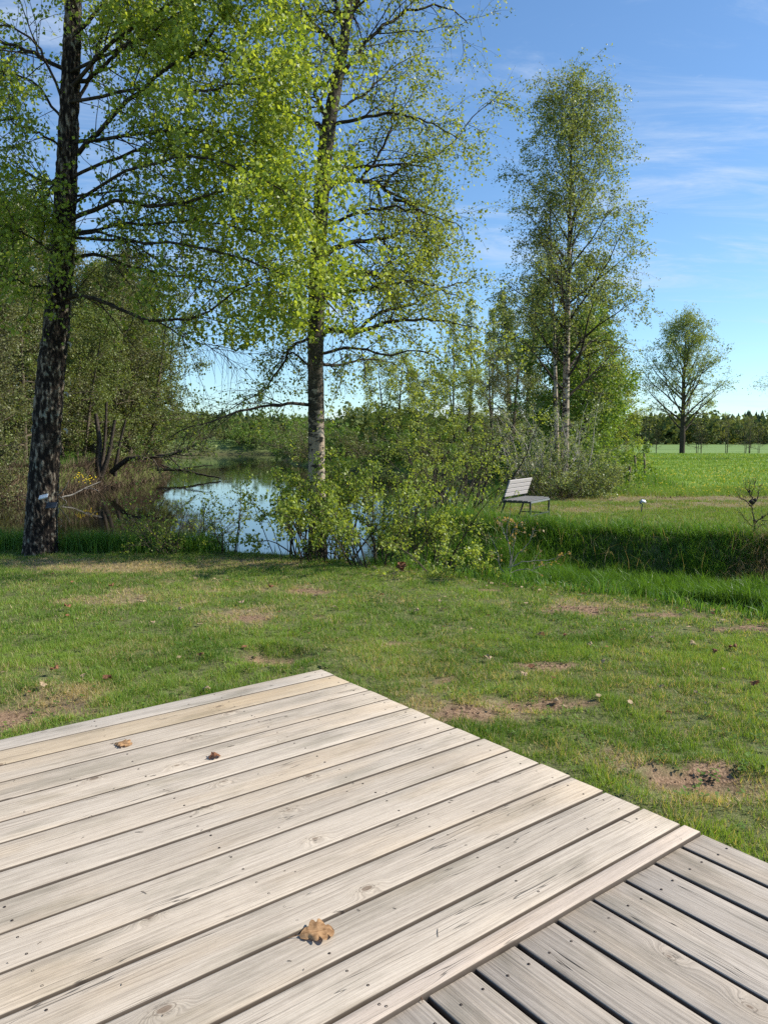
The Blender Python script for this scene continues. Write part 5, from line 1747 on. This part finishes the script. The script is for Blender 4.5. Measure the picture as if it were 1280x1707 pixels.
def screw(ac, s):
    an = np.arange(8) * math.pi / 4
    r = 0.0036
    P = np.array(s)
    V = np.vstack([P - np.array([0, 0, 0.0006]), P + np.stack([r * np.cos(an), r * np.sin(an), 0.0006 + 0 * an], 1),
                   P + np.stack([r * 1.1 * np.cos(an), r * 1.1 * np.sin(an), -0.002 + 0 * an], 1)])
    ac.add(V, [[1 + j, 9 + j, 9 + (j + 1) % 8, 1 + (j + 1) % 8] for j in range(8)], [[0, 1 + j, 1 + (j + 1) % 8] for j in range(8)])


M['deck_grey2'] = wood_mat('greyish_pine', (0.50, 0.445, 0.38), (0.25, 0.22, 0.185), 0.6)
deck()


# ------------------------------------------------------------------ leaves on deck and lawn
def oak_leaf_mesh(name, mat, L=0.075, curl=0.9, seed=1, thick=0.0006):
    """lobed, curled dry oak leaf with a stalk"""
    r = np.random.default_rng(seed)
    K = 26
    t = np.linspace(0, 1, K)
    wv = (0.10 + 0.34 * np.sin(np.pi * t ** 1.25)) * (0.42 + 0.82 * np.sqrt(np.abs(np.sin(t * np.pi * 3.7 + r.uniform(0, .5))))) * (t < 0.995) + 0.02
    wv2 = (0.10 + 0.34 * np.sin(np.pi * t ** 1.25)) * (0.42 + 0.82 * np.sqrt(np.abs(np.sin(t * np.pi * 3.7 + r.uniform(0, .5) + .5)))) * (t < 0.995) + 0.02
    c = 5
    V = []
    for i in range(K):
        for j in range(-c, c + 1):
            f = j / c
            wd = (wv[i] if f > 0 else wv2[i]) * L
            y = f * wd
            z = curl * (0.06 * y * y / L * 1.6 + 0.14 * L * math.sin(t[i] * 3.3) + 0.035 * L * math.sin(t[i] * 9 + f * 3) + 0.03 * L * math.cos(f * 5 + t[i] * 6))
            V.append((t[i] * L + 0.05 * L * abs(f), y, z))
    V = np.array(V)
    S = 2 * c + 1
    q = [[i * S + j, (i + 1) * S + j, (i + 1) * S + j + 1, i * S + j + 1] for i in range(K - 1) for j in range(S - 1)]
    V[:, 2] -= V[:, 2].min()
    ac = Acc().add(V, q, None, 0.5)
    mid = V[5]
    rib = V[5::S][:-2] + np.array([0, 0, 0.0006])
    ac.tubes(rib, np.linspace(.0009, .0003, len(rib)), 4)
    P = np.array([mid, mid + np.array([-0.12 * L, 0.01 * L, 0.0]), mid + np.array([-0.32 * L, 0.05 * L, -mid[2] * .8])])
    ac.tubes(P, np.array([.0009, .0008, .0006]), 5)
    return ac.mesh(name, mat, True)


def dry_leaf_mat(name, a, b):
    m, N, o = new_mat(name)
    tc = N.n('ShaderNodeTexCoord').outputs['Object']
    n1 = N.noise(tc, 60, 4, 0.6)
    n2 = N.noise(tc, 300, 2, 0.6)
    col = N.mix(N.ramp(n1, 0.3, 0.7), a, b)
    col = N.mix(N.m('MULTIPLY', N.ramp(n2, 0.62, 0.7), 0.6), col, tuple(v * .35 for v in a))
    bb = principled(N, None, col, 0.75, 0.2, N.bump(n1, .4, .001))
    tr = N.n('ShaderNodeBsdfTranslucent')
    N.link(col, tr.inputs[0])
    mx = N.n('ShaderNodeMixShader')
    mx.inputs[0].default_value = 0.2
    N.link(bb.outputs[0], mx.inputs[1])
    N.link(tr.outputs[0], mx.inputs[2])
    N.link(mx.outputs[0], o.inputs[0])
    return m


M['oak_dry'] = dry_leaf_mat('dry_oak_leaf', (0.24, 0.13, 0.06), (0.50, 0.30, 0.15))
M['oak_dark'] = dry_leaf_mat('dark_dry_leaf', (0.13, 0.055, 0.03), (0.30, 0.14, 0.07))
M['oak_pale'] = dry_leaf_mat('pale_dry_leaf', (0.27, 0.19, 0.11), (0.44, 0.33, 0.21))


def put_leaf(name, me_, label, x, y, z, rz, s=1.0, rx=0.0, ry=0.0, group=None):
    o = bpy.data.objects.new(name, me_)
    C.collection.objects.link(o)
    o.location = (x, y, z)
    o.rotation_euler = (rx, ry, rz)
    o.scale = (s, s, s)
    tag(o, label, 'leaf', group)
    return o


def on_deck(p, e):
    q = W2(p, e, DECK_Z + 0.001)
    return q


q = on_deck(1.885, 1.290)
put_leaf('fallen_leaf', oak_leaf_mesh('fallen_leaf', M['oak_dry'], 0.086, 0.55, 3), 'large curled tan oak leaf lying near the front of the upper deck', q[0], q[1], q[2], 0.30)
q = on_deck(0.350, 1.262)
put_leaf('fallen_leaf', oak_leaf_mesh('fallen_leaf', M['oak_dry'], 0.070, 0.5, 8), 'tan oak leaf lying flat on the third plank of the upper deck from the lawn', q[0], q[1], q[2], -0.15)
q = on_deck(0.725, 1.016)
put_leaf('fallen_leaf', oak_leaf_mesh('fallen_leaf', M['oak_dark'], 0.048, 1.3, 12), 'small dark shrivelled leaf in the middle of the upper deck planks', q[0], q[1], q[2], 0.6)
q = W2(2.225, 1.172, LOW_Z + 0.002)
put_leaf('fallen_leaf', oak_leaf_mesh('fallen_leaf', M['oak_dark'], 0.030, 1.5, 15), 'tiny red-brown leaf caught where the lower deck meets the upper deck edge', q[0], q[1], q[2], 2.0)
q = W2(2.60, 0.315, LOW_Z + 0.001)
ac = Acc()
pp = rng.normal(0, 1, (60, 3))


def pebble():
    ac = Acc()
    S, K = 8, 6
    V = []
    for i in range(K + 1):
        a = math.pi * i / K
        for j in range(S):
            b = 2 * math.pi * j / S
            r = 0.0055 * (1 + 0.15 * rng.normal())
            V.append((r * math.sin(a) * math.cos(b), r * math.sin(a) * math.sin(b), 0.005 + r * .8 * math.cos(a)))
    F = [[i * S + j, (i + 1) * S + j, (i + 1) * S + (j + 1) % S, i * S + (j + 1) % S] for i in range(K) for j in range(S)]
    ac.add(V, F)
    o = ac.obj('seed_husk', M['screw'])
    o.location = q
    tag(o, 'small dark husk lying on a plank of the lower deck', 'husk')


pebble()


def debris():
    ac = Acc()
    n = 80
    p, e = rng.uniform(0.0, 2.1, n), rng.uniform(0.02, 2.4, n)
    for i in range(n):
        c = np.array(W2(p[i], e[i] , DECK_Z + 0.0015))
        a = rng.uniform(0, math.pi)
        L = rng.uniform(0.002, 0.006) if rng.random() < .85 else rng.uniform(.007, .018)
        d = np.array([math.cos(a), math.sin(a), 0]) * L
        k = np.array([0, 0, .0008])
        ac.tubes(np.array([c - d, c + k + rng.normal(0, .0008, 3) * [1, 1, 0], c + d]), np.array([.0006, .0009, .0005]), 4)
    o = ac.obj('deck_litter', M['screw'], kind='stuff')
    tag(o, 'tiny bits of twig and dirt scattered over the upper deck planks', 'litter')


debris()


def lawn_leaves():
    ms = [oak_leaf_mesh('fallen_leaf', M['oak_pale'], 0.055, 1.4, 21), oak_leaf_mesh('fallen_leaf', M['oak_dry'], 0.06, 1.6, 22), oak_leaf_mesh('fallen_leaf', M['oak_dark'], 0.06, 1.8, 23)]
    g = 'dry leaves scattered on the lawn'
    spots = []
    for (u, v) in ((945, 1074), (1017, 1115), (1220, 1156), (1270, 1163), (1133, 1209), (820, 1115), (175, 1150), (57, 1163), (130, 1140), (75, 1137), (335, 1108), (230, 1010),
                   (450, 985), (300, 1020), (520, 1000), (600, 985), (560, 1020), (183, 983), (320, 970), (640, 1000), (735, 1010), (900, 1070), (985, 1085), (1100, 1075),
                   (1160, 1085), (1200, 1100), (1050, 1060), (880, 1145), (1110, 1165), (1240, 1090), (700, 1030), (330, 1170), (100, 1020), (250, 1050), (400, 1010), (930, 1180)):
        d = EYE * FPX / (v - HORIZ)
        spots.append(((u - CXP) / FPX * d, d))
    for i, (x, y) in enumerate(spots):
        if under_deck(np.array([x]), np.array([y]), 0.03)[0]:
            continue
        z = float(height([x], [y])[0]) + rng.uniform(0.02, 0.035)
        k = int(rng.choice([0, 0, 1, 2]))
        reg = ('left of the deck' if x < -1.0 and y < 5.5 else 'close to the bank' if y > 7.2 else 'right of the deck' if x > 0.3 and y < 6 else 'in the middle stretch of lawn')
        o = put_leaf('fallen_leaf', ms[k], '%s curled dry leaf lying in the grass %s' % (('pale', 'tan', 'dark brown')[k], reg), x, y, z, rng.uniform(0, 6), rng.uniform(.6, 1.1), rng.uniform(-.5, .5), rng.uniform(-.4, .4), g)
    # drift of leaves and clods along the lawn edge
    ac = Acc()
    me_v = [np.array([v.co[:] for v in m_.vertices]) for m_ in ms]
    edge = np.array([(-1.4, 10.15), (.45, 8.85), (1.95, 7.6), (3.3, 6.4), (4.5, 5.5)])
    for mat, cnt, nm in ((M['oak_dark'], 120, 'brown'), (M['oak_pale'], 170, 'pale')):
        ac = Acc()
        for i in range(cnt):
            if i % 2 == 0:
                k = int(rng.integers(0, 4))
                f = rng.random()
                c = edge[k] * (1 - f) + edge[k + 1] * f + rng.normal(0, .10, 2)
            else:
                c = np.array([rng.uniform(-4, 4), rng.uniform(4.2, 10.3)])
                if under_deck(c[:1], c[1:], .05)[0] or basin_sd(c[:1], c[1:])[0] > 0:
                    continue
            z = float(height([c[0]], [c[1]])[0]) + 0.022
            an = rng.uniform(0, 6, 3)
            Rm = np.array(Matrix.Rotation(an[0], 3, 'Z') @ Matrix.Rotation(rng.normal(0, .5), 3, 'X'))
            s = rng.uniform(.010, .028)
            V = np.array([(-1, 0, 0), (-.3, .55, .25), (.4, .5, .1), (1, 0, .3), (.3, -.6, .15), (-.4, -.45, .3)]) * s @ Rm.T + np.array([c[0], c[1], z])
            ac.add(V, [[0, 1, 2, 3], [0, 3, 4, 5]])
        o = ac.obj('leaf_litter', mat, kind='stuff')
        tag(o, '%s crumbs of old leaves strewn over the lawn and along its edge' % nm, 'leaf litter')
    # upright copper-brown oak leaf cluster at the lawn edge
    t = thing('oak_seedling', 'little seedling with copper-brown leaves on the lawn edge under the bright bush', 'seedling')
    place(t, 0.21, 8.82)
    for i in range(9):
        o = bpy.data.objects.new('leaf', ms[2])
        C.collection.objects.link(o)
        o.parent = t
        o.location = (rng.normal(0, .03), rng.normal(0, .02), rng.uniform(.02, .09))
        o.rotation_euler = (rng.uniform(-1, 1), rng.uniform(-1.6, -.6), rng.uniform(0, 6))
        o.scale = (1.1,) * 3


lawn_leaves()


# ------------------------------------------------------------------ soil clods in the bare patches
def clods():
    m, N, o_ = new_mat('soil_clod')
    principled(N, o_, N.mix(N.attr('tint'), (0.13, 0.085, 0.055), (0.30, 0.20, 0.13)), 0.95, 0.1)
    ac = Acc()
    ico = np.array([(0, 0, 1), (.9, 0, .2), (.28, .85, .2), (-.72, .5, .2), (-.72, -.5, .2), (.28, -.85, .2), (0, 0, -.6)])
    F = [[0, i, i % 5 + 1] for i in range(1, 6)] + [[6, i % 5 + 1, i] for i in range(1, 6)]
    for cx, cy, rx, ry, n in ((-1.21, 6.61, .24, .12, 80), (-.80, 5.36, .24, .16, 120), (1.11, 5.18, .22, .1, 90), (.48, 4.26, .2, .12, 70), (.95, 4.42, .26, .08, 120),
                              (-2.15, 4.24, .3, .2, 90), (1.45, 3.36, .25, .1, 110), (1.84, 6.96, .24, .16, 110), (2.4, 6.95, .5, .15, 90), (3.0, 6.3, .4, .12, 80), (-.78, 7.88, .25, .1, 50), (1.95, 3.05, .3, .25, 110), (.7, 5.1, .14, .07, 60),
                              (5.2, 20.7, .6, .3, 40), (7.6, 20.9, .9, .2, 60), (9.6, 21.0, .5, .2, 60), (10.6, 20.9, .4, .2, 40)):
        far = 3.0 if cy > 15 else 1.0
        x = cx + rng.normal(0, rx * .6, n)
        y = cy + rng.normal(0, ry * .6, n)
        z = height(x, y)
        for i in range(n):
            if under_deck(x[i:i + 1], y[i:i + 1])[0]:
                continue
            s = rng.uniform(.002, .011) ** 1.0 * far * rng.uniform(.5, 1)
            ac.add(ico * s * rng.uniform(.5, 1.5, 3) + np.array([x[i], y[i], z[i] + s * .3]), None, F, rng.uniform(0, 1))
    o = ac.obj('soil_clods', m, kind='stuff', smooth=False)
    tag(o, 'crumbs of brown soil in the bare patches of the lawn', 'soil')


clods()


# ------------------------------------------------------------------ bench
M['slat'] = flat_mat('grey_brown_slat', (0.44, 0.40, 0.385), 0.55, 0.3, var=0.08, sc=60)
M['seat_dark'] = flat_mat('dark_grey_slat', (0.13, 0.125, 0.12), 0.55, 0.3, var=0.08, sc=60)
M['black_metal'] = flat_mat('black_painted_steel', (0.035, 0.037, 0.04), 0.45, 0.5)
M['grey_metal'] = flat_mat('dark_grey_steel', (0.16, 0.17, 0.17), 0.4, 0.5)
M['white_plastic'] = flat_mat('white_plastic', (0.75, 0.75, 0.76), 0.35, 0.5, var=0.04)
M['panel_dark'] = flat_mat('dark_solar_panel', (0.045, 0.05, 0.06), 0.35, 0.5)
M['post_wood'] = flat_mat('grey_post_wood', (0.16, 0.125, 0.09), 0.9, 0.1, var=0.35, sc=25)


def bench():
    L, Dp, SH_ = 1.20, 0.57, 0.40
    # local: x along the length (near end 0 -> far end L), y towards the front of the seat
    ang = math.atan2(0.866, 0.50)
    x0, y0 = 2.29, 14.82
    t = thing('bench', 'slatted garden bench with black legs standing on the grass beyond the ditch', 'bench', (x0, y0, float(height([2.9], [15.2])[0])), ang)
    for c in (0.09, ):
        pass
    tilt = R(19)
    for k in range(4):
        s = 0.10 + 0.088 * k
        y = -0.02 - math.sin(tilt) * s
        z = SH_ + math.cos(tilt) * s + 0.02
        Rm = np.array(Matrix.Rotation(tilt, 3, 'X'))
        Acc().box((0, 0, 0), (L + 0.06, 0.022, 0.074), Rm, bev=0.003).obj('backrest_slat', M['slat'], t, smooth=False).location = (L / 2, y, z)
    for k in range(5):
        Acc().box((0, 0, 0), (L + 0.06, 0.088, 0.022), None, bev=0.003).obj('seat_slat', M['seat_dark'], t, smooth=False).location = (L / 2, -(0.05 + 0.105 * k) + 0.0, SH_ + 0.012 - 0.006 * (k == 4))
    b = 0.03

    def bar(name, p, q, w_=0.032, mat='black_metal'):
        p, q = np.array(p), np.array(q)
        P = p + (q - p) * np.linspace(0, 1, 3)[:, None]
        d = unit(q - p)
        ac = Acc()
        ref = np.array([1.0, 0, 0]) if abs(d[0]) < .8 else np.array([0, 0, 1.0])
        u = unit(np.cross(d, ref))
        v = np.cross(d, u)
        Rm = np.stack([d, u, v], 1)
        ac.box((p + q) / 2, (np.linalg.norm(q - p), w_, w_), Rm, bev=0.003)
        return ac.obj(name, M[mat], t, smooth=False)
    F_ = -Dp + 0.03     # front line
    for xx in (0.04, L - 0.04):
        bar('rear_leg', (xx, 0.10, -0.02), (xx, -0.04, SH_ - 0.01))
        bar('back_upright', (xx, -0.02 + 0.025, SH_ - 0.04), (xx, -0.04 - math.sin(tilt) * 0.40 + 0.065, SH_ + math.cos(tilt) * 0.415))
        bar('front_leg', (xx, F_, -0.02), (xx, F_, SH_ - 0.005))
        bar('side_rail', (xx, 0.0, SH_ - 0.018), (xx, F_, SH_ - 0.018))
        bar('low_rail', (xx, 0.08, 0.10), (xx, F_, 0.10), 0.024)
    bar('front_rail', (0.04, F_, SH_ - 0.022), (L - 0.04, F_, SH_ - 0.022), 0.034, 'grey_metal')
    bar('stretcher', (0.04, F_, 0.12), (L - 0.04, F_, 0.12), 0.024)
    return t


bt = bench()
# front of the seat faces local -y; mirror direction so that it points to picture right
# (local x = length direction, local -y = (0.866,-0.5) in the world)


def fence_posts():
    base = None
    for i, (x, y, h, lb) in enumerate(((8.0, 25.24, 0.92, 'nearest weathered fence post at the right foot of the thicket'), (9.75, 29.79, 1.0, 'middle weathered fence post right of the thicket'),
                                       (11.45, 33.85, 1.0, 'farthest weathered fence post standing clear in the meadow'))):
        P = np.array([(0, 0, -.2), (0.01, 0, h * .5), (0.015, 0.01, h), (0.015, 0.01, h + .02)])
        o = Acc().tubes(P, np.array([.05, .047, .043, .004]), 9).obj('fence_post', M['post_wood'])
        o.location = (x, y, float(height([x], [y])[0]))
        o.rotation_euler = (rng.normal(0, .04), rng.normal(0, .05), i)
        tag(o, lb, 'fence post', 'old fence posts')


fence_posts()


def garden_lamp():
    x, y = 5.55, 16.5
    t = thing('garden_lamp', 'small white-headed solar lamp on a stake in the mown grass right of the bench', 'garden lamp', (x, y, float(height([x], [y])[0])))
    Acc().tubes(np.array([(-.03, 0, -.05), (-.01, 0, .12), (0.0, 0, .20)]), np.array([.010, .012, .014]), 8).obj('stake', M['panel_dark'], t)
    Rm = np.array(Matrix.Rotation(R(12), 3, 'Y') @ Matrix.Rotation(R(25), 3, 'X'))
    Acc().box((0.02, 0, .262), (.10, .08, .045), Rm, bev=.012).obj('lamp_head', M['white_plastic'], t)
    Acc().box((-.04, -.01, .235), (.05, .06, .05), Rm, bev=.008).obj('lamp_body', M['grey_metal'], t)
    Acc().box((0.02, 0.010, .2875), (.085, .06, .006), Rm).obj('solar_panel', M['panel_dark'], t)


garden_lamp()


def trunk_lamp():
    p = pix(73, 828, 10.30)
    t = thing('trunk_lamp', 'small white lamp with dark solar panel fixed to the old birch trunk', 'lamp', tuple(p))
    Rm = np.array(Matrix.Rotation(R(-14), 3, 'Y') @ Matrix.Rotation(R(35), 3, 'X'))
    Acc().box((0, 0, 0), (.12, .075, .022), Rm, bev=.005).obj('lamp_head', M['white_plastic'], t, smooth=False)
    Acc().tubes(np.array([(-.01, .03, -.012), (-.005, .05, -.06), (0.03, .08, -.10)]), np.array([.006, .006, .006]), 6).obj('bracket', M['grey_metal'], t)
    Acc().tubes(np.array([(.01, .03, -.012), (.035, .04, -.04), (0.05, .06, -.10), (.07, .08, -.12)]), np.array([.004] * 4), 6).obj('cable', M['grey_metal'], t)
    Rm = np.array(Matrix.Rotation(R(-4), 3, 'Y') @ Matrix.Rotation(R(40), 3, 'X'))
    Acc().box((.105, .00, -.115), (.145, .105, .014), Rm, bev=.003).obj('solar_panel', M['panel_dark'], t, smooth=False)
    Acc().tubes(np.array([(.10, .01, -.12), (.10, .10, -.14), (.09, .16, -.14)]), np.array([.008] * 3), 6).obj('panel_arm', M['grey_metal'], t)


trunk_lamp()


def hogweed():
    t = thing('bank_plant', 'single broad-leaved plant low on the shaded ditch bank near the right edge', 'plant')
    place(t, 4.05, 10.6)
    for k in range(7):
        a = k * 0.9
        s = np.linspace(0, 1, 7)
        c = np.stack([np.cos(a) * .2 * s, np.sin(a) * .2 * s, .10 + .12 * s - .12 * s * s], 1)
        wd = .035 * np.sin(np.pi * np.clip(s, .05, .97)) + .002
        n_ = np.array([-math.sin(a), math.cos(a), 0])
        V = np.stack([c - n_ * wd[:, None], c + np.array([0, 0, .008]), c + n_ * wd[:, None]], 1).reshape(-1, 3)
        F = [[3 * i + j, 3 * i + j + 1, 3 * i + j + 4, 3 * i + j + 3] for i in range(6) for j in range(2)]
        Acc().add(V, F, None, .8).tubes(np.array([(0, 0, -.02), tuple(c[0])]), np.array([.003, .002]), 5).obj('leaf', M['grassLong'], t)


hogweed()
for t in al:
    pass
